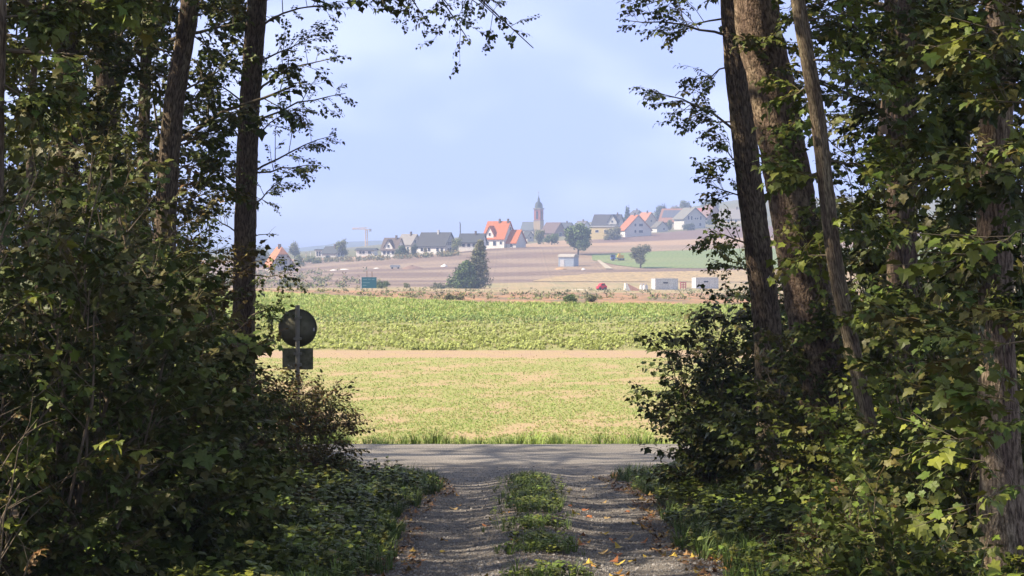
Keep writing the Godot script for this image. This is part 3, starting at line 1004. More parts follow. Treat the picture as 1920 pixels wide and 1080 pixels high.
# ------------------------------------------------------------------ village
const SLATE := Color(0.055, 0.06, 0.07)
const ORANGE := Color(0.5, 0.15, 0.05)
const WHITE := Color(0.86, 0.85, 0.82)
func make_village() -> void:
	var four := [["g", -0.35, 0.45, 1.1, 1.3], ["g", 0.35, 0.45, 1.1, 1.3], ["g", -0.3, 1.25, 1.0, 1.2], ["g", 0.3, 1.25, 1.0, 1.2], ["f", -0.6, 0.5, 1.2, 1.3], ["f", -0.1, 0.5, 1.2, 1.3], ["f", 0.5, 0.5, 1.2, 1.3]]
	house("farmhouse", "house with half-hipped orange tile roof and two chimneys at the far left", 524, 508, {"l": 50.0, "w": 43.0, "e": 12.0, "h": 44.0, "yaw": -1.22, "hip": 0.42, "roof": Color(0.48, 0.2, 0.09), "wall": Color(0.55, 0.53, 0.5), "chimneys": [0.15, 0.5], "over": 0.7, "win": [["g", -0.22, 1.3, 1.1, 1.3], ["g", 0.28, 1.3, 1.1, 1.3], ["g", 0.0, 0.45, 1.2, 1.3]]})
	house("house", "white cube-like house with two tall windows near the left poles", 600, 484, {"l": 13.0, "w": 12.0, "e": 15.0, "h": 16.0, "yaw": -0.35, "chimneys": [], "win": [["f", -0.4, 0.55, 0.9, 2.0], ["f", 0.35, 0.55, 0.9, 2.0]]})
	house("house", "low dark-roofed house with grey gable beside the white cube house", 625, 483, {"l": 34.0, "w": 24.0, "e": 9.0, "h": 20.0, "yaw": -0.6, "wall": Color(0.5, 0.5, 0.49), "win": [["g", -0.4, 0.7, 1.1, 1.6], ["g", 0.3, 0.7, 1.1, 1.6]]})
	house("house", "low white house with nearly flat dark roof under the crane", 688, 480, {"l": 36.0, "w": 18.0, "e": 11.0, "h": 14.0, "yaw": -0.3, "chimneys": [], "win": [["f", -0.5, 0.6, 1.2, 1.2], ["f", -0.2, 0.6, 1.2, 1.2], ["f", 0.5, 0.6, 1.4, 1.2]]})
	house("house", "white house with steep brown roof and pointed dormer right of the crane", 737, 481, {"l": 34.0, "w": 28.0, "e": 14.0, "h": 34.0, "yaw": -0.5, "roof": Color(0.13, 0.1, 0.09), "dormer": [-0.05, 0.62, 0.85], "win": four, "chimneys": [0.5]})
	house("house", "house with weathered light grey roof behind the bushes", 768, 474, {"l": 40.0, "w": 26.0, "e": 17.0, "h": 34.0, "yaw": -0.8, "roof": Color(0.26, 0.25, 0.24), "wall": Color(0.55, 0.5, 0.45), "win": four})
	house("house", "wide house with large slate roof and grey gable left of the pole", 818, 476, {"l": 66.0, "w": 36.0, "e": 16.0, "h": 39.0, "yaw": -0.6, "roof": SLATE, "wall": WHITE, "gable": Color(0.5, 0.5, 0.5), "chimneys": [0.2], "stack": Color(0.6, 0.6, 0.6), "win": four + [["g", 0.0, 1.25, 1.0, 1.2], ["g", 0.0, 0.45, 1.0, 1.8, 1], ["f", 0.8, 0.5, 1.2, 1.3]]})
	house("house", "white house with dark roof half hidden behind the tall bush", 886, 470, {"l": 46.0, "w": 24.0, "e": 17.0, "h": 31.0, "yaw": -0.3, "wall": WHITE, "win": [["f", -0.6, 0.6, 1.2, 1.3], ["f", -0.15, 0.6, 1.2, 1.3], ["f", 0.3, 0.6, 1.2, 1.3], ["f", 0.7, 0.6, 1.2, 1.3]]})
	house("house", "white house with bright orange roof and white dormer", 936, 465, {"l": 46.0, "w": 40.0, "e": 19.0, "h": 49.0, "yaw": -0.55, "roof": ORANGE, "wall": WHITE, "dormer": [-0.35, 0.42, 0.72], "chimneys": [0.1, 0.9], "win": [["g", 0.1, 1.9, 0.9, 1.2], ["f", -0.6, 0.45, 1.4, 1.6], ["f", 0.1, 0.45, 1.4, 1.8], ["f", 0.7, 0.5, 1.0, 1.2]]})
	house("annex", "small white annex with orange roof beside the orange-roofed house", 968, 464, {"l": 20.0, "w": 36.0, "e": 10.0, "h": 32.0, "yaw": -0.55, "roof": ORANGE, "wall": Color(0.7, 0.69, 0.67), "chimneys": [], "win": [["f", 0.0, 0.5, 1.0, 1.9, 1]]})
	house("house", "small house with pale gable in front of the church nave", 990, 453, {"l": 18.0, "w": 15.0, "e": 9.0, "h": 18.0, "yaw": -1.0, "wall": Color(0.6, 0.58, 0.54), "chimneys": [], "win": [["g", 0.0, 0.8, 0.9, 1.0]]})
	house("barn", "brown-roofed barn with timber gable right of the church tower", 1038, 444, {"cat": "barn", "l": 34.0, "w": 34.0, "e": 8.0, "h": 26.0, "yaw": -0.75, "roof": Color(0.15, 0.1, 0.09), "wall": Color(0.3, 0.2, 0.13), "chimneys": [], "win": [["g", 0.0, 0.5, 2.2, 2.4, 1]]})
	house("house", "dark-roofed house just behind the barn", 1056, 437, {"l": 34.0, "w": 24.0, "e": 9.0, "h": 19.0, "yaw": -0.5, "wall": Color(0.45, 0.42, 0.4), "chimneys": [0.5], "win": [["g", 0.0, 0.6, 1.0, 1.2]]})
	house("house", "small grey-roofed house behind the round green tree", 1092, 434, {"l": 22.0, "w": 20.0, "e": 9.0, "h": 19.0, "yaw": -0.8, "roof": Color(0.14, 0.13, 0.14), "win": [["g", 0.0, 0.7, 1.0, 1.2]]})
	house("house", "dark-roofed house with white cross gable above the yellow house", 1140, 440, {"l": 52.0, "w": 32.0, "e": 19.0, "h": 37.0, "yaw": -0.4, "roof": Color(0.07, 0.07, 0.08), "wall": Color(0.65, 0.65, 0.64), "dormer": [0.55, 0.55, 1.0], "chimneys": [0.75], "win": [["f", -0.5, 0.7, 1.2, 1.2]]})
	house("house", "yellow house with flat roof terrace below the dark-roofed house", 1134, 448, {"l": 48.0, "w": 30.0, "e": 22.0, "h": 23.5, "yaw": -0.45, "roof": Color(0.3, 0.3, 0.3), "wall": Color(0.62, 0.52, 0.26), "chimneys": [], "over": 0.3, "win": [["f", -0.4, 0.65, 1.6, 1.2], ["f", 0.3, 0.65, 1.0, 1.4], ["g", 0.0, 0.6, 1.2, 1.2]]})
	house("house", "white gabled house with brick-orange roof and four gable windows", 1190, 443, {"l": 32.0, "w": 54.0, "e": 12.0, "h": 39.0, "yaw": -1.2, "roof": Color(0.42, 0.16, 0.08), "wall": Color(0.72, 0.71, 0.69), "chimneys": [0.2], "win": [["g", -0.22, 0.75, 0.9, 1.3], ["g", 0.2, 0.75, 2.0, 1.3], ["g", -0.22, 1.75, 0.9, 1.3], ["g", 0.2, 1.75, 2.0, 1.3]]})
	house("house", "house with orange roof peeping out behind the white gabled house", 1212, 427, {"l": 30.0, "w": 24.0, "e": 14.0, "h": 28.0, "yaw": -1.0, "roof": Color(0.45, 0.2, 0.11), "wall": Color(0.62, 0.55, 0.45), "win": [["g", 0.0, 0.9, 1.0, 1.2]]})
	house("house", "pale house with dark hipped roof behind the conifer", 1193, 424, {"l": 26.0, "w": 26.0, "e": 16.0, "h": 29.0, "yaw": -1.1, "hip": 0.3, "roof": Color(0.1, 0.1, 0.11), "win": [["g", 0.0, 1.0, 1.0, 1.2]]})
	house("house", "tiny white house with grey-green gable roof beside the white gabled house", 1237, 435, {"l": 20.0, "w": 24.0, "e": 9.0, "h": 19.0, "yaw": -1.1, "roof": Color(0.16, 0.15, 0.13), "wall": Color(0.62, 0.63, 0.6), "chimneys": [], "win": [["g", 0.25, 0.6, 0.9, 1.0]]})
	house("house", "house with solar panels on its long roof", 1262, 426, {"l": 44.0, "w": 30.0, "e": 11.0, "h": 34.0, "yaw": -0.55, "roof": Color(0.3, 0.15, 0.1), "solar": [[-0.85, 0.85]], "chimneys": [], "wall": Color(0.55, 0.5, 0.42), "win": [["f", -0.3, 0.6, 1.1, 1.2]]})
	house("house", "large pale house with grey gable roof and row of upper windows", 1293, 429, {"l": 44.0, "w": 44.0, "e": 20.0, "h": 39.0, "yaw": -1.2, "roof": Color(0.2, 0.2, 0.18), "wall": Color(0.6, 0.6, 0.58), "over": 0.9, "win": [["g", -0.6, 1.0, 0.9, 1.9], ["g", -0.3, 1.0, 0.9, 1.9], ["g", 0.05, 0.95, 0.9, 0.9], ["g", 0.25, 0.95, 0.9, 0.9], ["g", 0.55, 1.0, 0.9, 1.9], ["g", 0.5, 0.4, 1.1, 1.6]]})
	house("house", "house with red roof between the pale house and the pink gable", 1312, 408, {"l": 34.0, "w": 20.0, "e": 8.0, "h": 17.0, "yaw": -0.3, "roof": Color(0.5, 0.13, 0.08), "chimneys": []})
	house("house", "house with steep pinkish timber gable and white lower wall", 1332, 418, {"l": 30.0, "w": 44.0, "e": 5.0, "h": 33.0, "yaw": -1.1, "roof": Color(0.24, 0.15, 0.13), "wall": Color(0.75, 0.72, 0.64), "gable": Color(0.52, 0.33, 0.26), "over": 0.8, "win": [["g", -0.1, 3.2, 1.0, 1.3]]})
	house("house", "grey-roofed house behind the leaves at the right end of the village", 1375, 419, {"l": 50.0, "w": 36.0, "e": 9.0, "h": 27.0, "yaw": -0.5, "roof": Color(0.24, 0.23, 0.22), "wall": Color(0.6, 0.55, 0.46), "win": four})
	house("house", "dark-roofed house on the hilltop above the village", 1308, 388, {"l": 32.0, "w": 22.0, "e": 6.0, "h": 15.0, "yaw": -0.3, "roof": Color(0.05, 0.06, 0.09), "wall": Color(0.35, 0.35, 0.4), "chimneys": [0.4]})
	make_church()

func make_church() -> void:
	var d := 1300.0
	var u := d / F
	var base := EYE - (446.0 - 460.0) * u
	var o := thing("church", "church with onion-domed red and ochre tower above the village", "church", Vector3((1010.0 - 960.0) * u, base, -d), -0.5)
	var m := Mb.new()
	var hw := 7.0 * u
	m.col = Color(0.5, 0.38, 0.2)
	block(m, -hw, hw, -4, 32.0 * u, -hw, hw)
	part("tower_base", m, mats.paint, o)
	m = Mb.new()
	m.col = Color(0.4, 0.13, 0.09)
	var w2 := hw * 0.93
	m.box(Vector3(0, 43.0 * u, 0), Vector3(w2 * 2, 22.0 * u, w2 * 2))
	var belfry := part("belfry", m, mats.paint, o)
	for s in 4:
		var b := Basis(Vector3.UP, s * PI / 2)
		m = Mb.new()
		m.box(b * Vector3(0, 42.0 * u, w2 + 0.02), Vector3(4.0 * u, 13.0 * u, 0.3), b)
		m.tube([b * Vector3(0, 48.5 * u, w2 - 0.1), b * Vector3(0, 48.5 * u, w2 + 0.17)], [2.0 * u, 2.0 * u], 12)
		part("sound_opening", m, mats.pane, belfry)
	m = Mb.new()
	m.col = Color(0.3, 0.27, 0.22)
	m.box(Vector3(0, 32.3 * u, 0), Vector3(hw * 2.1, 0.5, hw * 2.1))
	m.box(Vector3(0, 54.5 * u, 0), Vector3(hw * 2.25, 0.7, hw * 2.25))
	part("cornice", m, mats.paint, o)
	m = Mb.new()
	m.col = Color(0.13, 0.16, 0.15)
	var prof := [[7.4, 55.0], [7.7, 58.0], [7.4, 61.0], [6.6, 64.0], [5.0, 66.3], [2.6, 68.0], [2.2, 69.0], [2.4, 70.0], [2.2, 73.0], [1.2, 75.5], [0.5, 78.5], [0.15, 80.0]]
	var pts := []
	var rad := []
	for p in prof:
		pts.append(Vector3(0, p[1] * u, 0)); rad.append(p[0] * u)
	m.tube(pts, rad, 16)
	var dome := part("onion_dome", m, mats.roof, o)
	m = Mb.new()
	m.col = Color(0.3, 0.28, 0.2)
	m.tube([Vector3(0, 79.5 * u, 0), Vector3(0, 88.0 * u, 0)], [0.15, 0.12], 6)
	m.box(Vector3(0, 85.5 * u, 0), Vector3(1.6, 0.22, 0.22))
	part("cross", m, mats.plain, dome)
	m = Mb.new()
	m.col = Color(0.5, 0.44, 0.36)
	block(m, -34.0 * u, -hw - 0.01, -4, 14.0 * u, -8.0 * u, 8.0 * u)
	part("nave", m, mats.paint, o)
	m = Mb.new()
	m.col = Color(0.13, 0.15, 0.16)
	for s in [-1.0, 1.0]:
		var a := Vector3(-34.5 * u, 13.5 * u, 9.0 * u * s)
		var b := Vector3(-hw - 0.02, 13.5 * u, 9.0 * u * s)
		var c := Vector3(-hw - 0.02, 29.0 * u, 0)
		var e := Vector3(-34.5 * u, 29.0 * u, 0)
		m.hexa([a, b, c, e, a + Vector3.UP * 0.4, b + Vector3.UP * 0.4, c + Vector3.UP * 0.4, e + Vector3.UP * 0.4])
	part("nave_roof", m, mats.roof, o)

const G1 := [Color(0.09, 0.14, 0.04), Color(0.13, 0.18, 0.05), Color(0.07, 0.11, 0.035)]
const G2 := [Color(0.17, 0.19, 0.06), Color(0.22, 0.22, 0.065), Color(0.13, 0.155, 0.05)]
const G3 := [Color(0.055, 0.08, 0.05), Color(0.075, 0.1, 0.055)]
const G4 := [Color(0.27, 0.17, 0.065), Color(0.25, 0.2, 0.075), Color(0.15, 0.16, 0.06)]
const G5 := [Color(0.16, 0.16, 0.08), Color(0.19, 0.175, 0.085), Color(0.13, 0.145, 0.07)]
func make_valley_things() -> void:
	# trees and bushes: name, label, px, foot py, width, height, colours, stem share, clumps
	far_tree("round_tree", "dense round green tree standing above the blue shed", 1084, 478, 58, 58, G1, 0.1, 800)
	far_tree("bare_tree", "thin-leaved lone tree in the hillside meadow", 1201, 503, 46, 49, G5, 0.18, 420, "round", "trees and bushes by the village", 0.62)
	far_tree("tall_bush", "tall willow-like green bush at the edge of the stubble field", 893, 541, 62, 88, G5, 0.0, 700, "plume", "trees and bushes by the village", 0.55)
	far_tree("dense_bush", "dark dense bush at the foot of the willow-like bush", 866, 541, 74, 48, G1, 0.0, 700, "plume", "trees and bushes by the village", 0.8)
	far_tree("low_bush", "low green bush right of the teal board", 716, 541, 34, 17, G1, 0.03, 200)
	far_tree("low_bush", "tiny bush on the slope between teal board and tall bush", 762, 541, 16, 11, G2, 0.03, 120)
	far_tree("low_bush", "spreading olive bush left of the dense dark bush", 820, 541, 40, 13, G5, 0.03, 180)
	far_tree("round_tree", "hazy pale tree behind the orange-roofed farmhouse", 552, 484, 30, 30, G5, 0.1, 240)
	far_tree("round_tree", "yellow-green tree next to the low dark-roofed house", 640, 482, 24, 32, G2, 0.1, 260)
	far_tree("hedge_bush", "yellowish hedge bush left of the farmhouse roof", 487, 500, 42, 36, G2, 0.03, 300)
	far_tree("hedge_bush", "pale green bush right of the farmhouse", 561, 500, 26, 22, G2, 0.03, 200)
	far_tree("hedge_bush", "green bush in front of the white cube house", 588, 494, 44, 14, G2, 0.03, 220)
	far_tree("hedge_bush", "dark bush below the grey gable", 614, 488, 18, 10, G3, 0.03, 120)
	far_tree("hedge_bush", "dark green bush by the white brown-roofed house", 757, 482, 26, 22, G1, 0.04, 240)
	far_tree("hedge_bush", "bluish bush left of the dark green garden bush", 746, 482, 16, 16, G1, 0.04, 160)
	far_tree("hedge_bush", "garden bush between the grey-roofed and slate-roofed houses", 776, 481, 18, 24, G3, 0.04, 180)
	far_tree("hedge_bush", "small round garden bush before the slate-roofed house", 821, 476, 11, 14, G1, 0.08, 120)
	far_tree("hedge_bush", "reddish garden bush before the slate-roofed house", 797, 479, 9, 16, G4, 0.05, 110)
	far_tree("round_tree", "olive tree between the slate-roofed house and the pole", 856, 474, 22, 26, G2, 0.08, 240)
	far_tree("hedge_bush", "olive bush below the church tower", 1012, 458, 26, 26, G2, 0.04, 260)
	far_tree("hedge_bush", "dark bush right of the olive bush below the church", 1034, 459, 34, 22, G1, 0.04, 260)
	far_tree("hedge_bush", "brown-green bush in front of the yellow house", 1148, 450, 46, 22, G5, 0.04, 300)
	far_tree("conifer", "dark spruce rising behind the white gabled house", 1176, 430, 20, 43, G3, 0.06, 320, "cone")
	far_tree("round_tree", "dark green tree on the ridge left of the solar-panelled house", 1240, 417, 34, 30, G3, 0.06, 300)
	far_tree("round_tree", "light green tree on the ridge above the solar-panelled house", 1284, 405, 30, 28, G2, 0.06, 280)
	far_tree("round_tree", "orange-tinted tree on the ridge", 1266, 407, 24, 22, G4, 0.06, 220)
	far_tree("round_tree", "yellowish tree on the hilltop right of the dark roof", 1332, 402, 40, 28, G2, 0.06, 320)
	far_tree("hedge_bush", "olive garden bush before the solar-panelled house", 1256, 432, 18, 22, G2, 0.04, 180)
	far_tree("hedge_bush", "dark hedge below the large pale house", 1290, 432, 34, 12, G3, 0.03, 200)
	far_tree("hedge_bush", "dark hedge below the pink-gabled house", 1338, 421, 54, 10, G3, 0.03, 220)
	far_tree("round_tree", "tree behind the leaves beyond the grey-roofed house", 1405, 416, 40, 40, G5, 0.06, 280)
	for k in 3:
		far_tree("low_bush", ["round olive bush on the soil bank", "flat green bush on the soil bank", "small bush at the end of the soil bank"][k], [1068, 1110, 850][k], [567, 566, 562][k], [26, 30, 46][k], [14, 13, 10][k], G5 if k else G1, 0.03, 130)
	# weeds on the bank
	var weeds := []
	for k in 1700:
		var px := rr(380, 1500)
		var py := rr(540.5, 562)
		if py > line([[480, 545], [620, 552], [880, 564], [1300, 569]], px): continue
		if nz.get_noise_2d(px * 0.5, py * 6.0) + 0.35 * sin(py * 0.9) < 0.0: continue
		var p := on_ground(px, py)
		var c: Color = (G5 + G2)[rng.randi() % 6]
		weeds.append([Transform3D(Basis(rv().normalized(), rr(0, 6)).scaled_local(Vector3(1.0, 0.4, 1.0) * rr(0.3, 0.8)), p + Vector3(0, 0.08, 0)), c])
	for k in 1500:                       # scrub at the left, below the farmhouse
		var px := rr(330, 720)
		var py := rr(506, 541)
		if nz.get_noise_2d(px * 0.7, py * 1.2) + (py - 524.0) * 0.014 - maxf(0.0, (px - 560.0) * 0.002) < 0.0: continue
		var p := on_ground(px, py)
		var c: Color = (G5 + G2 + G4)[rng.randi() % 9]
		weeds.append([Transform3D(Basis(rv().normalized(), rr(0, 6)).scaled_local(Vector3.ONE * rr(0.5, 1.6)), p + Vector3(0, 0.25, 0)), c])
	for k in 700:                        # hedge line below the houses
		var px := rr(600, 860)
		var p := on_ground(px, line([[600, 489], [720, 484.5], [860, 476]], px) + rr(-1.0, 4.0))
		if nz.get_noise_1d(px * 3.0) < -0.1: continue
		var c: Color = (G5 + G4)[rng.randi() % 6]
		weeds.append([Transform3D(Basis(rv().normalized(), rr(0, 6)).scaled_local(Vector3.ONE * rr(0.8, 1.6)), p + Vector3(0, rr(0.2, 0.9), 0)), c])
	var w := scatter("weeds", clump, weeds, self)
	tag(w, "low weeds and scrub on the banks below the village", "weeds")
	crane(); board(); pole()
	container("white site container in the valley, the nearer of two", 1246, 543, 49)
	container("white site container partly behind the leaves", 1322, 541, 49)
	shed(); truck(); red_vehicle(); tent()
	for q in [["white sheeting heap left of the teal board's posts", 626, 507, 16, 2.6], ["long white sheeting strip above the teal board", 646, 505.5, 22, 2.4], ["short white sheeting strip right of the board posts", 706, 503.5, 13, 2.4], ["white covered heap right of the grey stack", 833, 500, 13, 6.0], ["white heap on the brown slope below the blue shed", 1094, 506, 9, 5.0], ["bright white heap near the houses under the crane", 707, 484, 10, 5.0]]:
		mound("covered_heap", q[0], q[1], q[2], q[3], q[4], Color(0.8, 0.79, 0.78))
	mound("sand_heap", "orange sand heap in front of the blue shed", 1053, 505, 26, 5, Color(0.5, 0.32, 0.17))
	mound("sand_heap", "pale sand heap left of the red vehicle", 1088, 544, 40, 3.5, Color(0.6, 0.54, 0.42))
	mound("soil_heap", "broad soil heap right of the white trailer", 774, 504, 40, 7, Color(0.26, 0.17, 0.13))
	for k in 3:
		var p := on_ground([1204, 1210, 1281][k], [543, 543.5, 542][k])
		var o := thing("big_bag", ["white bulk bag left of the site containers", "second white bulk bag beside the first one", "red rack standing between the two containers"][k], "bag" if k < 2 else "rack", p)
		var m := Mb.new()
		if k < 2:
			m.col = Color(0.75, 0.75, 0.78)
			m.tube([Vector3(0, -0.05, 0), Vector3(0, 0.15, 0), Vector3(0, 0.8, 0), Vector3(0, 1.0, 0), Vector3(0, 1.1, 0)], [0.45, 0.58, 0.6, 0.5, 0.12], 12)
			part("sack", m, mats.paint, o)
			m = Mb.new()
			m.col = Color(0.2, 0.25, 0.5)
			for s in [-0.35, 0.35]: m.tube([Vector3(s, 0.9, 0), Vector3(s * 0.8, 1.35, 0), Vector3(s * 0.2, 1.4, 0)], [0.05, 0.05, 0.05], 5)
			part("lifting_strap", m, mats.plain, o)
		else:
			o.name = numbered("steel_rack")
			m.col = Color(0.45, 0.06, 0.07)
			for x in [-0.6, 0.0, 0.6]:
				for z in [-0.4, 0.4]: block(m, x - 0.06, x + 0.06, -0.1, 1.5, z - 0.06, z + 0.06)
			part("frame", m, mats.plain, o)
			for y in [0.4, 0.9, 1.4]:
				m = Mb.new()
				m.col = Color(0.42, 0.06, 0.07)
				block(m, -0.7, 0.7, y, y + 0.18, -0.5, 0.5)
				part("shelf", m, mats.plain, o)
	trailer()

func mound(called: String, label: String, px: float, py: float, wpx: float, hpx: float, c: Color) -> void:
	var p := on_ground(px, py)
	var u := -p.z / F
	var m := Mb.new()
	var W := wpx * u * 0.5
	var H := hpx * u
	m.col = c
	var n := 18
	var rings := 6
	for j in rings + 1:
		for i in n:
			var a := TAU * i / n
			var f := float(j) / rings
			var r := (1.0 - f * f) * (1.0 + 0.25 * nz2.get_noise_3d(cos(a) * 4.0 + px, sin(a) * 4.0, f * 3.0))
			m.put(Vector3(cos(a) * r * W, H * f * (1.0 + 0.3 * nz2.get_noise_2d(a * 3.0, px)) - 0.15, sin(a) * r * minf(W, H * 2.0 + 1.0)), Vector3.UP)
	for j in rings:
		for i in n:
			var a := j * n + i
			var b := j * n + (i + 1) % n
			m.ix.append_array(PackedInt32Array([a, a + n, b, b, a + n, b + n]))
	smooth_normals(m)
	var o := part(called, m, mats.paint, self)
	o.position = p
	tag(o, label, "heap")

func container(label: String, px: float, py: float, wpx: float) -> void:
	var p := on_ground(px, py)
	var u := -p.z / F
	var L := wpx * u * 0.9 * 0.5
	var H := 21.0 * u
	var D := 1.25
	var o := thing("site_container", label, "container", p, 0.3, "site containers")
	var m := Mb.new()
	m.col = Color(0.82, 0.83, 0.84)
	block(m, -L, L, 0.1, H - 0.1, -D, D)
	part("body", m, mats.paint, o)
	m = Mb.new()
	m.col = Color(0.66, 0.68, 0.7)
	for x in [-L - 0.02, L + 0.02]:
		for z in [-D - 0.02, D + 0.02]: m.box(Vector3(x, H / 2, z), Vector3(0.16, H, 0.16))
	for y in [0.1, H - 0.1]:
		for z in [-D - 0.02, D + 0.02]: m.box(Vector3(0, y, z), Vector3(L * 2 - 0.15, 0.18, 0.14))
	part("frame", m, mats.paint, o)
	var n := 12
	for k in n:
		m = Mb.new()
		m.col = Color(0.7, 0.72, 0.74)
		m.box(Vector3(lerpf(-L + 0.3, L - 0.3, (k + 0.5) / n), H / 2, D + 0.02), Vector3(L * 1.7 / n * 0.5, H - 0.4, 0.06))
		part("panel", m, mats.paint, o)
	m = Mb.new()
	m.col = Color(0.8, 0.8, 0.8)
	m.box(Vector3(L * 0.4, 1.0, D + 0.08), Vector3(0.85, 1.95, 0.06))
	part("door", m, mats.paint, o)
	window(o, Vector3(-L * 0.1, H * 0.62, D + 0.06), Basis(), Vector2(1.2, 0.5))

func shed() -> void:
	var p := on_ground(1066, 499)
	var u := -p.z / F
	var o := thing("shed", "blue-grey shed with rounded roof below the round green tree", "shed", p, -0.35)
	var W := 15.0 * u
	var H := 21.0 * u
	var m := Mb.new()
	m.col = Color(0.42, 0.5, 0.62)
	block(m, -W, W, -0.5, H * 0.8, -2.5, 2.5)
	part("wall", m, mats.paint, o)
	m = Mb.new()
	m.col = Color(0.45, 0.42, 0.38)
	for k in 8:
		var a := PI * k / 8.0
		var b := PI * (k + 1) / 8.0
		m.hexa([Vector3(-W - 0.2, H * 0.8, -2.7 * cos(a)), Vector3(W + 0.2, H * 0.8, -2.7 * cos(a)), Vector3(W + 0.2, H * 0.8, -2.7 * cos(b)), Vector3(-W - 0.2, H * 0.8, -2.7 * cos(b)), Vector3(-W - 0.2, H * (0.81 + 0.28 * sin(a)), -2.7 * cos(a)), Vector3(W + 0.2, H * (0.81 + 0.28 * sin(a)), -2.7 * cos(a)), Vector3(W + 0.2, H * (0.81 + 0.28 * sin(b)), -2.7 * cos(b)), Vector3(-W - 0.2, H * (0.81 + 0.28 * sin(b)), -2.7 * cos(b))])
	part("roof", m, mats.roof, o)
	m = Mb.new()
	m.col = Color(0.75, 0.75, 0.78)
	m.box(Vector3(-W * 0.5, 1.0, 2.53), Vector3(1.4, 2.2, 0.08))
	part("door", m, mats.paint, o)

func truck() -> void:
	var p := on_ground(1158, 489)
	var u := -p.z / F
	var L := 13.0 * u
	var o := thing("truck", "small flatbed truck with yellow load in the meadow", "truck", p, 0.1)
	var m := Mb.new()
	m.col = Color(0.1, 0.14, 0.35)
	block(m, -L, -L + 1.5, 0.5, 2.0, -0.9, 0.9)
	part("cab", m, mats.plain, o)
	m = Mb.new()
	block(m, -L - 0.03, -L + 0.9, 1.3, 1.8, -0.92, 0.92)
	part("windscreen", m, mats.pane, o)
	m = Mb.new()
	m.col = Color(0.2, 0.2, 0.24)
	block(m, -L + 1.52, L, 0.55, 0.85, -0.95, 0.95)
	part("flatbed", m, mats.plain, o)
	m = Mb.new()
	m.col = Color(0.6, 0.38, 0.06)
	block(m, 0.0, L * 0.85, 0.86, 1.9, -0.8, 0.8)
	block(m, 0.2, L * 0.4, 1.9, 2.5, -0.6, 0.6)
	part("load", m, mats.plain, o)
	for x in [-L + 0.7, L * 0.3, L * 0.75]:
		for z in [-0.85, 0.85]:
			m = Mb.new()
			m.col = Color(0.02, 0.02, 0.02)
			m.tube([Vector3(x, 0.4, z - 0.13), Vector3(x, 0.4, z + 0.13)], [0.42, 0.42], 12)
			part("wheel", m, mats.plain, o)

func red_vehicle() -> void:
	var p := on_ground(1128, 544)
	var u := -p.z / F
	var L := 8.5 * u
	var o := thing("red_car", "small red car parked on the far bank", "car", p, 0.25)
	var m := Mb.new()
	m.col = Color(0.55, 0.03, 0.05)
	var prof := [[-L, 0.35], [-L, 0.75], [-L * 0.55, 0.9], [-L * 0.25, 1.4], [L * 0.45, 1.42], [L * 0.8, 0.95], [L, 0.85], [L, 0.35]]
	for k in prof.size():
		var a: Array = prof[k]
		var b: Array = prof[(k + 1) % prof.size()]
		m.quad(Vector3(a[0], a[1], -0.8), Vector3(b[0], b[1], -0.8), Vector3(b[0], b[1], 0.8), Vector3(a[0], a[1], 0.8), Vector3(0, 0.7, 0))
	for z in [-0.8, 0.8]:
		for k in range(1, prof.size() - 1):
			var q := [Vector3(prof[0][0], prof[0][1], z), Vector3(prof[k][0], prof[k][1], z), Vector3(prof[k + 1][0], prof[k + 1][1], z)]
			m.quad(q[0], q[1], q[2], (q[2] + q[0]) * 0.5, Vector3(0, 0.7, 0))
	part("body", m, mats.plain, o)
	for q in [[-L * 0.2, L * 0.08], [L * 0.12, L * 0.45]]:
		m = Mb.new()
		for z in [-0.81, 0.81]: block(m, q[0], q[1], 0.98, 1.32, z - 0.01, z + 0.01)
		part("window", m, mats.pane, o)
	for x in [-L * 0.6, L * 0.6]:
		for z in [-0.72, 0.72]:
			m = Mb.new()
			m.col = Color(0.02, 0.02, 0.02)
			m.tube([Vector3(x, 0.3, z - 0.12), Vector3(x, 0.3, z + 0.12)], [0.32, 0.32], 12)
			part("wheel", m, mats.plain, o)

func tent() -> void:
	var p := on_ground(1184, 545)
	var u := -p.z / F
	var o := thing("tarpaulin_tent", "slanted white and orange tarpaulin left of the bulk bags", "tent", p, 0.2)
	var L := 13.0 * u
	var H := 14.0 * u
	var m := Mb.new()
	m.col = Color(0.75, 0.72, 0.66)
	m.hexa([Vector3(-L, 0, -1), Vector3(-L * 0.3, 0, -1), Vector3(-L * 0.3, 0, 1), Vector3(-L, 0, 1), Vector3(-L, H, -0.5), Vector3(-L * 0.7, H, -0.5), Vector3(-L * 0.7, H, 0.5), Vector3(-L, H, 0.5)])
	part("side_sheet", m, mats.paint, o)
	m = Mb.new()
	m.col = Color(0.62, 0.36, 0.27)
	m.hexa([Vector3(-L * 0.3, 0, -1), Vector3(L, 0, -1), Vector3(L, 0, 1), Vector3(-L * 0.3, 0, 1), Vector3(-L * 0.69, H * 0.97, -0.5), Vector3(L, 0.25, -0.9), Vector3(L, 0.25, 0.9), Vector3(-L * 0.69, H * 0.97, 0.5)])
	part("roof_sheet", m, mats.paint, o)

func trailer() -> void:
	var p := on_ground(741, 504)
	var u := -p.z / F
	var L := 9.5 * u
	var o := thing("site_trailer", "white trailer on the brown slope left of the soil heap", "trailer", p, 0.05)
	var m := Mb.new()
	m.col = Color(0.74, 0.77, 0.74)
	block(m, -L, L, 0.4, 0.4 + 5.0 * u, -0.9, 0.9)
	part("body", m, mats.paint, o)
	for x in [-L * 0.6, L * 0.6]:
		for z in [-0.8, 0.8]:
			m = Mb.new()
			m.col = Color(0.03, 0.03, 0.03)
			m.tube([Vector3(x, 0.3, z - 0.1), Vector3(x, 0.3, z + 0.1)], [0.35, 0.35], 10)
			part("wheel", m, mats.plain, o)

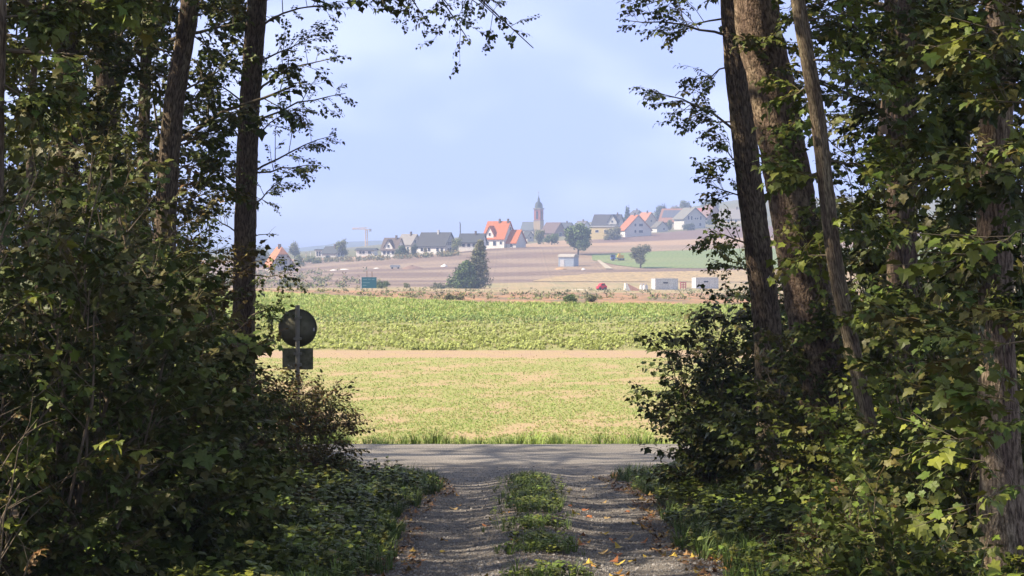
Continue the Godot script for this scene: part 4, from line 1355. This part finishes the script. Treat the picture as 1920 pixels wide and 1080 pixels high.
func crane() -> void:
	var d := 1500.0
	var u := d / F
	var o := thing("tower_crane", "orange tower crane on the skyline at the left", "crane", Vector3((687.0 - 960.0) * u, EYE + (460.0 - 470.0) * u, -d), 0.25)
	var m := Mb.new()
	m.col = Color(0.68, 0.42, 0.16)
	var top := 40.0 * u
	var s := 0.75
	for q in [[-s, -s], [s, -s], [s, s], [-s, s]]: m.tube([Vector3(q[0], 0, q[1]), Vector3(q[0], top, q[1])], [0.16, 0.16], 4)
	for k in 9:
		var y0 := top * k / 9.0
		var y1 := top * (k + 1) / 9.0
		for q in [[-s, -s, s, -s], [s, s, -s, s], [-s, s, -s, -s], [s, -s, s, s]]: m.tube([Vector3(q[0], y0, q[1]), Vector3(q[2], y1, q[3])], [0.1, 0.1], 4)
	part("mast", m, mats.plain, o)
	m = Mb.new()
	m.col = Color(0.72, 0.45, 0.17)
	var jl := 27.0 * u
	for z in [-0.5, 0.5]: m.tube([Vector3(3.0, top, z), Vector3(-jl, top, z)], [0.17, 0.14], 4)
	m.tube([Vector3(1.0, top + 1.3, 0), Vector3(-jl, top + 0.9, 0)], [0.17, 0.14], 4)
	for k in 14:
		var x := -jl * k / 14.0
		for z in [-0.5, 0.5]: m.tube([Vector3(x, top, z), Vector3(x - jl / 28.0, top + 1.1, 0), Vector3(x - jl / 14.0, top, z)], [0.08, 0.08, 0.08], 4)
	part("jib", m, mats.plain, o)
	m = Mb.new()
	m.col = Color(0.5, 0.45, 0.4)
	block(m, 2.0, 3.6, top - 1.6, top + 0.4, -0.6, 0.6)
	part("counterweight", m, mats.plain, o)

func board() -> void:
	var p := on_ground(691, 541.5)
	p.z = -330.0
	p = Vector3((691.0 - 960.0) / F * 330.0, ground((691.0 - 960.0) / F * 330.0, -330.0), -330.0)
	var u := 330.0 / F
	var o := thing("notice_board", "teal notice board on posts at the foot of the brown slope", "board", p, 0.06)
	var m := Mb.new()
	m.col = Color(0.03, 0.19, 0.22)
	block(m, -13.0 * u, 15.0 * u, 4.5 * u, 25.0 * u, -0.06, 0.06)
	part("panel", m, mats.plain, o)
	m = Mb.new()
	m.col = Color(0.16, 0.36, 0.38)
	for q in [[-11, -3, 20], [-1, 4, 20.3], [6, 11, 20], [-11, 2, 14], [-11, -4, 9]]: block(m, q[0] * u, q[1] * u, q[2] * u, (q[2] + 1.6) * u, 0.062, 0.072)
	part("lettering", m, mats.plain, o)
	for q in [[-14.3, 0.0, 26.0], [-3.0, 0.0, 37.0], [6.5, 0.0, 36.0]]:
		m = Mb.new()
		m.col = Color(0.72, 0.72, 0.7) if q[0] < -10 else Color(0.4, 0.3, 0.2)
		var z := 0.0 if q[0] < -10 else -0.14
		block(m, (q[0] - 0.8) * u, (q[0] + 0.8) * u, -0.3, q[2] * u, z - 0.06, z + 0.06)
		part("post", m, mats.plain, o)

func pole() -> void:
	var d := 900.0
	var u := d / F
	var o := thing("mast_pole", "tall dark pole with bent tip among the house roofs", "pole", Vector3((863.0 - 960.0) * u, EYE + (460.0 - 470.0) * u, -d))
	var m := Mb.new()
	m.col = Color(0.12, 0.13, 0.17)
	m.tube([Vector3(0, 0, 0), Vector3(0, 50.0 * u, 0), Vector3(-1.0 * u, 54.0 * u, 0)], [0.35, 0.25, 0.15], 8)
	part("shaft", m, mats.plain, o)
	for k in 3:
		var q := [[557, 502, 15], [574, 493, 20], [582.5, 494, 23]]
		var p := on_ground(q[k][0], q[k][1])
		var w := -p.z / F
		var s := thing("lamp_pole", ["pale lamp pole right of the farmhouse", "reddish-white pole between farmhouse and cube house", "tallest white pole left of the cube house"][k], "pole", p)
		m = Mb.new()
		m.col = [Color(0.5, 0.5, 0.4), Color(0.55, 0.4, 0.4), Color(0.75, 0.74, 0.7)][k]
		m.tube([Vector3(0, -0.3, 0), Vector3(0, q[k][2] * w, 0)], [0.12, 0.09], 6)
		part("shaft", m, mats.plain, s)
		m = Mb.new()
		m.col = Color(0.5, 0.5, 0.5)
		m.box(Vector3(-0.3, q[k][2] * w, 0), Vector3(0.9, 0.15, 0.25))
		part("lamp_head", m, mats.plain, s)

func make_sign() -> void:
	var d := 32.0
	var u := d / F
	var x := (558.0 - 960.0) * u
	var g := ground(x, -d)
	var o := thing("traffic_sign", "round traffic sign seen from its dark back, with small plate below", "sign", Vector3(x, g, -d), 0.06)
	var cy := EYE - (615.0 - 460.0) * u - g
	var m := Mb.new()
	m.tube([Vector3(0, -0.3, 0.06), Vector3(0, cy + 43.0 * u, 0.06)], [0.034, 0.034], 14)
	part("post", m, mats.post_metal, o)
	m = Mb.new()
	var R := 36.0 * u
	m.tube([Vector3(0, cy, -0.012), Vector3(0, cy, -0.006), Vector3(0, cy, 0.004), Vector3(0, cy, 0.006)], [R * 0.97, R, R, R * 0.985], 48)
	var disc := part("disc", m, mats.sign_metal, o)
	m = Mb.new()
	var pts := []
	var rad := []
	for k in 49:
		pts.append(Vector3(cos(TAU * k / 48) * R * 0.985, cy + sin(TAU * k / 48) * R * 0.985, 0.008)); rad.append(0.007)
	m.tube(pts, rad, 6, false)
	part("rim", m, mats.sign_metal, disc)
	m = Mb.new()
	m.col = Color(0.5, 0.5, 0.48)
	m.box(Vector3(R * 0.84, cy - R * 0.08, 0.008), Vector3(0.03, 0.05, 0.002))
	part("sticker", m, mats.plain, disc)
	m = Mb.new()
	var py := EYE - (673.0 - 460.0) * u - g
	m.box(Vector3(0, py, 0), Vector3(57.0 * u, 39.0 * u, 0.006))
	for s in [-1.0, 1.0]:
		m.box(Vector3(0, py + s * 19.5 * u, 0.006), Vector3(55.0 * u, 0.008, 0.014))
		m.box(Vector3(s * 28.2 * u, py, 0.006), Vector3(0.008, 39.0 * u - 0.012, 0.012))
	part("plate", m, mats.sign_metal, o)
	for y in [cy + R * 0.55, cy - R * 0.55, py + 0.08, py - 0.08]:
		m = Mb.new()
		m.box(Vector3(0, y, 0.055), Vector3(0.12, 0.035, 0.092))
		part("clamp", m, mats.post_metal, o)

# ------------------------------------------------------------------ wood
func br(py: float, d: float, ex: float, ey: float, ed: float, sides := 7, per := 4, sc := 1.0, r := -1.0, bare := 0.3) -> Array:
	var a := [at(960, py, d).y, at(ex, ey, ed), sides, per, sc]
	if r > 0.0: a += [r, bare]
	return a

func trunk(list: Array, d: float) -> Array:
	var r := []
	for q in list: r.append(at(q[0], q[1], d))
	return r

func make_trees() -> void:
	var low := []
	for q in [[330, 622, 255], [250, 648, 175], [190, 640, 105], [120, 600, 60], [330, 590, 310], [60, 645, 15], [280, 560, 200], [150, 545, 120], [520, 548, 520], [600, 530, 585], [400, 535, 330], [300, 395, 200], [200, 370, 130], [360, 375, 300], [450, 385, 390]]:
		low.append(br(q[0], 30, q[1], q[2], 30.0 + rr(-0.8, 0.5), 9, 3, 0.66))
	for q in [[-420, 720, 8], [-330, 875, 70], [-280, 1000, 90], [-300, 800, 40], [-350, 940, 40], [-360, 850, 20], [-260, 900, 10]]:
		low.append(br(q[0], 30, q[1], q[2], 28.5, 14, 3, 0.72, 0.03, 0.5))
	low.append(br(450, 30, 516, 440, 29.8, 2, 0, 0.5, 0.012))
	tree("oak_tree", "straight dark-barked tree left of the round sign", trunk([[452, 900], [457, 640], [463, 300], [482, 0]], 30), [0.34, 0.31, 0.29, 0.27], 16.0, low, 3.4, 26, Color(0.16, 0.13, 0.1), "mid", 6.5)
	low = []
	for q in [[100, 200, 70], [250, 210, 200], [330, 230, 300], [180, 430, 120], [280, 420, 240], [380, 420, 350], [360, 180, 330], [450, 220, 420], [40, 420, 20], [20, 250, 10], [150, 250, 130], [220, 400, 180], [300, 240, 250], [320, 400, 300], [420, 260, 380], [70, 300, 50]]:
		low.append(br(q[0], 25, q[1], q[2], 25.0 + rr(-0.8, 0.8), 8, 3, 0.85))
	tree("leaning_tree", "leaning grey-brown tree lit on its left side", trunk([[292, 900], [310, 420], [326, 200], [357, 0]], 25), [0.27, 0.25, 0.23, 0.21], 15.0, low, 3.0, 22, Color(0.2, 0.165, 0.125), "mid", 6.0)
	low = []
	for q in [[160, 220, 130], [110, 335, 90], [260, 200, 240], [310, 320, 290], [70, 230, 50], [350, 250, 370], [30, 320, 20], [200, 340, 180], [230, 190, 330], [130, 210, 60]]:
		low.append(br(q[0], 31, q[1], q[2], 31.0 + rr(-0.8, 0.8), 7, 3))
	tree("slim_tree", "slim brown tree behind the leaning tree", trunk([[262, 900], [268, 350], [275, 80], [279, 0]], 31), [0.19, 0.17, 0.16, 0.15], 13.0, low, 2.6, 18, BARK, "mid", 6.0)
	low = []
	for q in [[120, 30, 90], [150, 220, 110], [260, 50, 250], [320, 210, 300], [30, 30, 20], [330, 90, 330], [40, 200, 15], [200, 120, 180], [80, 180, 60], [240, 190, 210], [380, 150, 400], [90, 70, 50], [300, 20, 330]]:
		low.append(br(q[0], 22, q[1], q[2], 22.0 + rr(-0.8, 0.8), 8, 4))
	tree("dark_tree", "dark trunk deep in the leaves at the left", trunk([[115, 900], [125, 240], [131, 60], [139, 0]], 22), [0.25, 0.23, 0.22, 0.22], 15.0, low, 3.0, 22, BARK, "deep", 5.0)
	tree("pale_sapling", "thin pale-barked sapling at the upper left", trunk([[45, 900], [58, 240], [70, 90], [86, 0]], 20), [0.075, 0.065, 0.06, 0.055], 7.0, [br(100, 20, 140, 30, 20), br(180, 20, 10, 140, 20), br(250, 20, 110, 250, 19.6)], 1.3, 10, Color(0.24, 0.2, 0.15), "light", 4.5)
	tree("edge_tree", "sunlit trunk cut off by the left picture edge", trunk([[-14, 900], [-8, 200], [-4, 0]], 15), [0.13, 0.12, 0.115], 12.0, [br(150, 15, 70, 200, 15), br(30, 15, 90, 40, 15)], 2.6, 18, Color(0.22, 0.18, 0.135), "mid", 4.5)
	# right-hand side
	low = []
	for q in [[70, 1172, 38], [30, 1255, 55], [120, 1295, 175], [260, 1222, 172], [230, 1300, 225], [380, 1318, 340], [470, 1330, 440], [520, 1345, 500], [330, 1350, 265], [0, 1210, 10]]:
		low.append(br(q[0], 25, q[1], q[2], 25.0 + rr(-0.5, 0.3), 8, 3, 0.72))
	tree("front_tree", "smooth dark tree leaning at the right side of the view", trunk([[1456, 900], [1437, 600], [1400, 300], [1374, 0]], 25), [0.35, 0.32, 0.29, 0.27], 16.0, low, 3.2, 24, Color(0.19, 0.155, 0.115), "mid", 6.5)
	low = []
	for q in [[-40, 1600, 60], [120, 1640, 190], [200, 1600, 300], [150, 1470, 130], [250, 1515, 235], [330, 1480, 330], [400, 1560, 400], [500, 1545, 470], [600, 1600, 560], [640, 1560, 620], [100, 1450, 60], [60, 1520, 40]]:
		low.append(br(q[0], 22, q[1], q[2], 21.6 + rr(-0.3, 0.1), 5, 3, 0.9))
	tree("thick_tree", "thickest tree with flaky brown bark right of the smooth leaning tree", trunk([[1562, 960], [1545, 750], [1492, 420], [1444, 150], [1418, 0]], 22), [0.54, 0.49, 0.47, 0.46, 0.45], 18.0, low, 3.5, 28, Color(0.24, 0.185, 0.14), "mid", 6.5)
	low = []
	for q in [[120, 1640, 130], [300, 1655, 320], [340, 1500, 330], [420, 1650, 420], [600, 1620, 600], [160, 1470, 190], [480, 1500, 480], [40, 1600, 20]]:
		low.append(br(q[0], 18, q[1], q[2], 18.0 + rr(-0.4, 0.4), 6, 3, 0.95))
	tree("slim_tree", "slim pale-barked tree curving beside the thick flaky tree", trunk([[1640, 900], [1617, 740], [1567, 500], [1533, 220], [1496, 0]], 18), [0.16, 0.135, 0.13, 0.125, 0.12], 12.0, low, 2.4, 18, Color(0.24, 0.2, 0.145), "light", 5.0)
	low = []
	for q in [[60, 1590, 90], [40, 1790, 70], [200, 1610, 250], [180, 1800, 220], [330, 1630, 380], [320, 1810, 340], [460, 1610, 500], [480, 1790, 520], [600, 1640, 650], [640, 1770, 690], [0, 1720, 20], [120, 1700, 130]]:
		low.append(br(q[0], 20, q[1], q[2], 20.0 + rr(-0.7, 0.7), 8, 4))
	for q in [[-20, 1680, 120], [330, 1720, 330], [480, 1660, 420], [500, 1740, 560], [60, 1760, 150], [250, 1780, 300], [560, 1700, 620]]:
		low.append(br(q[0], 20, q[1], q[2], 18.9 + rr(-0.4, 0.4), 8, 4))
	var t := tree("torn_tree", "upright tree with a torn strip of pale bare wood", trunk([[1696, 1000], [1692, 600], [1690, 300], [1686, 0]], 20), [0.31, 0.28, 0.275, 0.27], 16.0, low, 3.2, 24, Color(0.22, 0.175, 0.14), "deep", 5.5)
	var m := Mb.new()
	for k in 4:
		m.col = Color(0.36, 0.26, 0.18).lerp(Color(0.28, 0.2, 0.14), k / 4.0)
		var a := at(1650.0 + k * 9.0, 262.0 - k * 10.0, 19.84) - t.position
		var b := at(1654.0 + k * 8.0, 185.0 + k * 7.0, 19.83) - t.position
		m.tube([a, (a + b) * 0.5 + Vector3(0.004, 0, 0.01), b], [0.03, 0.028, 0.008], 6)
	part("torn_wood", m, mats.twig, t)
	low = []
	for q in [[120, 1770, 110], [130, 1935, 160], [300, 1760, 310], [330, 1950, 360], [430, 1790, 460], [540, 1940, 570], [600, 1790, 640], [20, 1800, 10], [60, 1880, 90], [220, 1840, 200], [260, 1900, 260], [480, 1850, 500]]:
		low.append(br(q[0], 14, q[1], q[2], 13.7 + rr(-0.6, 0.6), 8, 4))
	tree("ridged_tree", "tree with deeply ridged pale brown bark near the right edge", trunk([[1884, 1100], [1868, 600], [1864, 300], [1878, 0]], 14), [0.25, 0.225, 0.22, 0.21], 14.0, low, 2.8, 20, Color(0.25, 0.2, 0.155), "deep", 5.0, "near")
	# the wood around
	var left := [[-5.2, 12.0, 15.0], [-6.6, 19.0, 16.0], [-5.0, 27.0, 15.0], [-6.2, 33.0, 15.0], [-9.0, 15.0, 17.0], [-9.6, 23.0, 17.0], [-9.0, 29.5, 16.0], [-10.0, 35.0, 16.0], [-13.0, 18.0, 18.0], [-13.5, 26.0, 18.0], [-13.2, 32.0, 17.0], [-14.5, 37.5, 16.0], [-7.0, 7.0, 16.0], [-12.0, 10.0, 18.0], [-4.5, 3.0, 15.0], [-18.5, 38.5, 17.0]]
	for q in left: wood_tree(q, "tree in the wood behind the left undergrowth", "trees in the wood on the left")
	var right := [[5.0, 27.0, 14.0], [6.6, 31.0, 15.0], [6.8, 23.0, 15.0], [6.0, 17.0, 14.0], [9.0, 28.0, 16.0], [8.6, 20.0, 16.0], [5.2, 10.0, 14.0], [11.5, 25.0, 17.0]]
	for q in right: wood_tree(q, "tree in the wood behind the right-hand trunks", "trees in the wood on the right")

func wood_tree(q: Array, label: String, group: String) -> void:
	var f := Vector3(q[0], 0, -q[1])
	var lean := rv(0.25)
	var low := []
	tree("forest_tree", label, [f, f + Vector3(lean.x * 0.3, 2.5, lean.z * 0.3), f + Vector3(lean.x, 6.0, lean.z)], [0.3, 0.24, 0.2], q[2], low, 3.2, 15, BARK, "deep" if rng.randf() < 0.6 else "mid", 3.2, "mid", group)

func make_undergrowth() -> void:
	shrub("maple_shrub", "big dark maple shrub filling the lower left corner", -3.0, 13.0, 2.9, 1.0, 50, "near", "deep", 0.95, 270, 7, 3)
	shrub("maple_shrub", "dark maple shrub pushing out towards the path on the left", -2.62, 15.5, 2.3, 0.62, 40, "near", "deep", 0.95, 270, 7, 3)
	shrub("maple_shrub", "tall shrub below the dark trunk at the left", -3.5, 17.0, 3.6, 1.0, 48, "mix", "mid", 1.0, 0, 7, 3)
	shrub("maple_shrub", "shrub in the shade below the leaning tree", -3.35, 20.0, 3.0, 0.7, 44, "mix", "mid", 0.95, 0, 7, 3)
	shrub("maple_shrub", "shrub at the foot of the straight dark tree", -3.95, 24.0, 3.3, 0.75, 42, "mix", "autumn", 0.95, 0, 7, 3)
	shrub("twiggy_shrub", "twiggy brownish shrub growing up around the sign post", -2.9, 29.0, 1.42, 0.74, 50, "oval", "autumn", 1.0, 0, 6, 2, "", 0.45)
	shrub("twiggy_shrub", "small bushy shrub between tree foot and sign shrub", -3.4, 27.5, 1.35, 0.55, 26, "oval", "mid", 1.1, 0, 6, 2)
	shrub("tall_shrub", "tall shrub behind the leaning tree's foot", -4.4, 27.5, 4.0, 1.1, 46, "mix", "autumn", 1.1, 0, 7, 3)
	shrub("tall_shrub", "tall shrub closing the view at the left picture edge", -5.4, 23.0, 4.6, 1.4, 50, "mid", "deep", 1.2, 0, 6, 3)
	shrub("tall_shrub", "airy leafy shrub filling the gap behind the slim brown tree", -5.5, 33.5, 5.6, 1.2, 40, "mid", "mid", 1.05, 0, 6, 3)
	shrub("tall_shrub", "tall leafy shrub behind the dark trunk at the left", -6.7, 31.5, 6.2, 1.5, 46, "mid", "mid", 1.15, 0, 6, 3)
	shrub("tall_shrub", "airy shrub at the wood's edge behind the straight tree", -4.9, 32.5, 3.2, 0.9, 30, "mid", "mid", 1.0, 0, 6, 3)
	shrub("dry_stalks", "dry pale stalks sticking out of the shrub in the lower left", -3.0, 12.0, 1.7, 0.5, 12, "near", "autumn", 0.6, 0, 3, 0)
	shrub("dry_stalks", "dry twigs in the lower right by the path", 2.35, 14.6, 0.9, 0.5, 14, "oval", "autumn", 0.8, 0, 4, 0)
	shrub("low_shrub", "low shrub at the path edge in the bottom left", -2.4, 17.5, 1.0, 0.45, 20, "near", "mid", 0.9, 0, 5, 3)
	shrub("round_shrub", "round dark shrub bulging over the road on the right", 2.65, 27.0, 2.55, 0.9, 56, "mid", "deep", 1.0, 0, 7, 3)
	shrub("low_shrub", "shrub in front of the thick flaky tree", 3.1, 22.0, 1.9, 0.85, 36, "mid", "mid", 1.0, 0, 6, 3)
	shrub("low_shrub", "light green shrub at the foot of the slim pale tree", 3.4, 18.5, 1.5, 0.8, 30, "near", "light", 1.0, 0, 6, 3)
	shrub("maple_shrub", "leafy shrub below the torn upright tree", 3.2, 15.0, 2.3, 0.85, 34, "near", "mid", 1.0, 270, 6, 3)
	var low := []
	for q in [[60, 1890, 60], [20, 1850, 110], [200, 1860, 190], [300, 1800, 330], [250, 1930, 300], [420, 1850, 470], [560, 1925, 600], [640, 1810, 680], [760, 1880, 800], [820, 1770, 840], [900, 1850, 930]]:
		low.append(br(q[0], 9.2, q[1], q[2], 9.0 + rr(-0.3, 0.3), 4, 2, 0.8, 0.005, 0.3))
	tree("maple_sapling", "maple sapling with large leaves at the right edge", trunk([[1975, 1200], [1960, 600], [1950, 200], [1940, -100]], 9.2), [0.05, 0.045, 0.04, 0.035], 5.0, low, 0.9, 10, Color(0.2, 0.16, 0.12), "mid", 3.2, "near", "", 290)
	shrub("bramble", "low sunlit bramble in the lower right corner", 2.45, 13.2, 0.85, 0.6, 22, "near", "mid", 0.9, 200, 5, 2)
	shrub("bramble", "second bramble along the right path edge", 2.9, 16.2, 0.8, 0.6, 22, "near", "light", 0.9, 0, 5, 2)
	shrub("tall_shrub", "tall shrub behind the trunks on the right", 4.6, 26.0, 4.4, 1.1, 44, "mid", "mid", 1.15, 0, 6, 3)
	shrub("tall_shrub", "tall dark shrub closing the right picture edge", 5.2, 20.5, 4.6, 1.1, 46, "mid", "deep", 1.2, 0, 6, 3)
	shrub("tall_shrub", "shrub at the wood's edge right of the round dark shrub", 4.4, 31.5, 3.2, 1.0, 36, "mid", "mid", 1.1, 0, 6, 3)

# ------------------------------------------------------------------ ground plants
func make_ground_plants() -> void:
	var herbs := []
	for k in 3: herbs.append(herb_mesh(4, 0.24, 0.07))
	var tufts := []
	for k in 3: tufts.append(tuft_mesh(14, 0.26, 0.16, 0.006))
	var wide := tuft_mesh(9, 0.2, 0.14, 0.016)
	var put := func(called: String, label: String, mesh: Mesh, list: Array, cat: String):
		tag(scatter(called, mesh, list, self), label, cat)
	# verge herbs
	for k in 3:
		var list := []
		for i in 1500:
			var d := rr(11, 31.5)
			var lft := rng.randf() < 0.5
			var off := pow(rng.randf(), 1.4) * 2.6
			var x: float = path_left(d) - off + 0.05 if lft else path_right(d) + off - 0.05
			if nz.get_noise_2d(x * 8.0, d * 8.0 + k * 50) < -0.25: continue
			if d > 31.5 and off < 1.2: continue
			list.append(standing(x, -d, ground(x, -d), rr(0.5, 1.3) * (0.55 + 0.45 * sm(0.0, 0.5, off)), green("mid" if rng.randf() < 0.35 else "light"), 0.2))
		put.call("verge_herbs", ["low leafy herbs along both path edges", "nettles and ground elder along the track", "mixed green herbs on the verges"][k], herbs[k], list, "herbs")
	# grass: verges, centre strip, far side of the road, left corner of the junction
	for k in 3:
		var list := []
		for i in 1100:
			var d := rr(11, 35)
			var s := -1.0 if rng.randf() < 0.5 else 1.0
			var off := rng.randf() * 1.4
			var x: float = path_left(d) - off + 0.12 if s < 0 else path_right(d) + off - 0.12
			if nz.get_noise_2d(x * 6.0 + 30, d * 6.0) < -0.1: continue
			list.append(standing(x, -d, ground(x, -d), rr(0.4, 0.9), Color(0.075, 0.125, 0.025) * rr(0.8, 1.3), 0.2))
		for i in 190:
			var d := rr(14.5, 31)
			var x := 0.24 + rng.randfn(0.0, 0.17)
			if nz.get_noise_1d(d * 9.0) < -0.05 and d < 24.0: continue
			list.append(standing(x, -d, path_y(x, -d) - 0.01, rr(0.25, 0.62), Color(0.1, 0.16, 0.03) * rr(0.8, 1.3), 0.3))
		for i in 1500:
			var x := rr(-16, 16)
			var d := 41.3 + pow(rng.randf(), 0.8) * 3.2
			if nz.get_noise_1d(x * 6.0) + 0.25 < (d - 41.3) / 3.2 - 0.3: continue
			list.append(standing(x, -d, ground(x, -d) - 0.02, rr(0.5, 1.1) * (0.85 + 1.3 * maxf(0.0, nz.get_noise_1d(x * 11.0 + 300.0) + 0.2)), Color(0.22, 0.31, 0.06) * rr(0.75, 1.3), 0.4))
		for i in 420:
			var x := rr(-5.2, -2.3)
			var d := rr(33.6, 35.2)
			if x > path_left(d): continue
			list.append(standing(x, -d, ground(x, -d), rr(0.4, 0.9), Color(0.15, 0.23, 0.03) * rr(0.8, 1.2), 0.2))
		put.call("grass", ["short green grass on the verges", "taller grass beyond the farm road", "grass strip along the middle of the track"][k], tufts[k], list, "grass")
	var list := []
	for i in 620:
		var d := rr(15.5, 31)
		var x := 0.25 + rng.randfn(0.0, 0.16)
		if nz.get_noise_1d(d * 9.0) < -0.1 and d < 24.0: continue
		list.append(standing(x, -d, path_y(x, -d) - 0.01, rr(0.3, 0.6), green("light"), 0.3))
	put.call("plantain", "broad-leaved weeds in the middle strip of the track", herbs[0], list, "weeds")
	# crops
	var crop := []
	for i in 110000:
		var d := 44.5 / (1.0 - rng.randf() * 0.47)
		var x := rr(-0.3, 0.3) * d
		var f := nz.get_noise_2d(x * 5.0 - d * 2.0, -d * 3.0) + nz2.get_noise_2d(x * 1.6, -d * 1.2) * 0.8
		if f * 1.15 + 0.3 > rr(0.2, 1.3): continue
		var c := Color(0.3, 0.38, 0.105) if rng.randf() < 0.74 else Color(0.48, 0.4, 0.2)
		crop.append(standing(x, -d, ground(x, -d) - 0.01, rr(0.13, 0.36), c * rr(0.85, 1.2), 0.7))
	put.call("sprouting_crop", "thin sprouting green crop on the pale field", wide, crop, "crop")
	var straw := []
	for i in 9000:
		var d := 44.5 / (1.0 - rng.randf() * 0.5)
		var x := rr(-0.3, 0.3) * d
		if nz.get_noise_2d(x * 5.0 - d * 2.0, -d * 3.0) < -0.05: continue
		straw.append(standing(x, -d, ground(x, -d) - 0.02, rr(0.18, 0.42), Color(0.52, 0.39, 0.24) * rr(0.7, 1.15), 1.3))
	put.call("straw", "straw and stubble lying on the bare patches", wide, straw, "straw")
	crop = []
	var beet := herb_mesh(5, 0.3, 0.12)
	for i in 64000:
		var d := 90.0 / (1.0 - rng.randf() * 0.33)
		var x := rr(-0.29, 0.29) * d
		var dens := 0.45 + nz2.get_noise_2d(x * 0.8, -d * 0.8) + 0.5 * sm(122, 130, d)
		if rng.randf() > dens: continue
		var c := Color(0.37, 0.41, 0.115) if d < 121.0 or rng.randf() < 0.4 else Color(0.22, 0.31, 0.09)
		crop.append(standing(x, -d, ground(x, -d) - 0.02, rr(0.28, 0.62), c * rr(0.8, 1.25), 0.5))
	put.call("leafy_crop", "rows of leafy beet-like crop in the middle field", beet, crop, "crop")
	crop = []
	var tall := tuft_mesh(10, 0.32, 0.3, 0.025)
	for i in 30000:
		var d := 134.0 / (1.0 - rng.randf() * 0.35)
		var x := rr(-0.29, 0.29) * d
		var px := 960.0 + F * x / d
		if sight(px, d) < line([[480, 547], [620, 554], [880, 567], [1300, 572]], px): continue
		crop.append(standing(x, -d, ground(x, -d) - 0.02, rr(0.4, 0.9), (Color(0.27, 0.36, 0.085) if rng.randf() < 0.75 else Color(0.37, 0.37, 0.135)) * rr(0.8, 1.2), 0.3))
	put.call("green_crop", "dense bright green crop of the far field", tall, crop, "crop")
	# stones and fallen leaves
	var m := Mb.new()
	m.col = Color(1, 1, 1)
	var ico := [Vector3(1, 0, 0), Vector3(-1, 0, 0), Vector3(0, 0.7, 0), Vector3(0, -0.7, 0), Vector3(0, 0, 1), Vector3(0, 0, -1)]
	for q in [[0, 2, 4], [4, 2, 1], [1, 2, 5], [5, 2, 0], [0, 4, 3], [4, 1, 3], [1, 5, 3], [5, 0, 3]]:
		var a: Vector3 = ico[q[0]]
		var b: Vector3 = ico[q[1]]
		var c: Vector3 = ico[q[2]]
		var e := (a + b + c).normalized() * 0.88
		for t in [[a, b], [b, c], [c, a]]:
			if (t[1] - t[0]).cross(e - t[0]).dot(e) > 0: m.tri(t[0], e, t[1])
			else: m.tri(t[0], t[1], e)
	var stone := m.mesh(mats.stones)
	list = []
	for i in 26000:
		var d := 13.0 / (1.0 - rng.randf() * 0.63)
		var x := lerpf(path_left(d), path_right(d), rng.randf())
		var s := 0.005 + 0.011 * pow(rng.randf(), 3.0)
		var g := rr(0.14, 0.36)
		list.append([Transform3D(Basis(rv().normalized(), rr(0, 6)).scaled_local(Vector3(s, s * 0.8, s * rr(0.7, 1.3))), Vector3(x, path_y(x, -d) + s * 0.2, -d)), Color(g, g * 0.95, g * 0.9)])
	put.call("gravel", "loose grey stones on the track", stone, list, "gravel")
	var lm := Mb.new()
	leaf_into(lm, MAPLE_LOW, Transform3D(), 0.35, 0.6)
	var litter := lm.mesh(mats.leaf)
	list = []
	for i in 5000:
		var d := rr(10, 34)
		var x: float = path_left(d) + 0.3 - pow(rng.randf(), 1.5) * 3.5 if rng.randf() < 0.4 else path_right(d) - 0.35 + pow(rng.randf(), 1.5) * 3.5
		var inn := minf(x - path_left(d), path_right(d) - x)
		var y := path_y(x, -d) if inn > 0.0 else ground(x, -d)
		var b := Basis(Vector3.UP, rr(0, TAU)) * Basis(Vector3.RIGHT, PI / 2 + rr(-0.5, 0.5))
		var c: Color = [Color(0.2, 0.1, 0.045), Color(0.26, 0.15, 0.06), Color(0.14, 0.085, 0.05), Color(0.3, 0.2, 0.05)][rng.randi() % 4]
		list.append([Transform3D(b.scaled_local(Vector3.ONE * rr(0.035, 0.075)), Vector3(x, y + 0.015, -d)), c * rr(0.7, 1.2)])
	put.call("leaf_litter", "brown leaf litter along the track edges", litter, list, "leaf litter")
	var cols := [Color(0.42, 0.22, 0.05), Color(0.5, 0.36, 0.07), Color(0.34, 0.13, 0.05), Color(0.4, 0.28, 0.12)]
	var fallen := []
	for c in cols:
		var f := Mb.new()
		f.col = c
		leaf_into(f, MAPLE, Transform3D(), 0.3, 0.7)
		fallen.append(f.mesh(mats.leaf))
	for i in 80:
		var d := 15.5 / (1.0 - rng.randf() * 0.48)
		var x := lerpf(path_left(d), path_right(d), rng.randf())
		if rng.randf() < 0.5: x = lerpf(x, path_right(d), 0.6)
		var o := MeshInstance3D.new()
		o.name = numbered("fallen_leaf")
		o.mesh = fallen[i % 4]
		add_child(o)
		o.transform = Transform3D((Basis(Vector3.UP, rr(0, TAU)) * Basis(Vector3.RIGHT, PI / 2 + rr(-0.35, 0.35))).scaled_local(Vector3.ONE * rr(0.06, 0.1)), Vector3(x, path_y(x, -d) + 0.02, -d))
		tag(o, "single fallen autumn leaf lying on the gravel track", "leaf", "fallen leaves on the track")
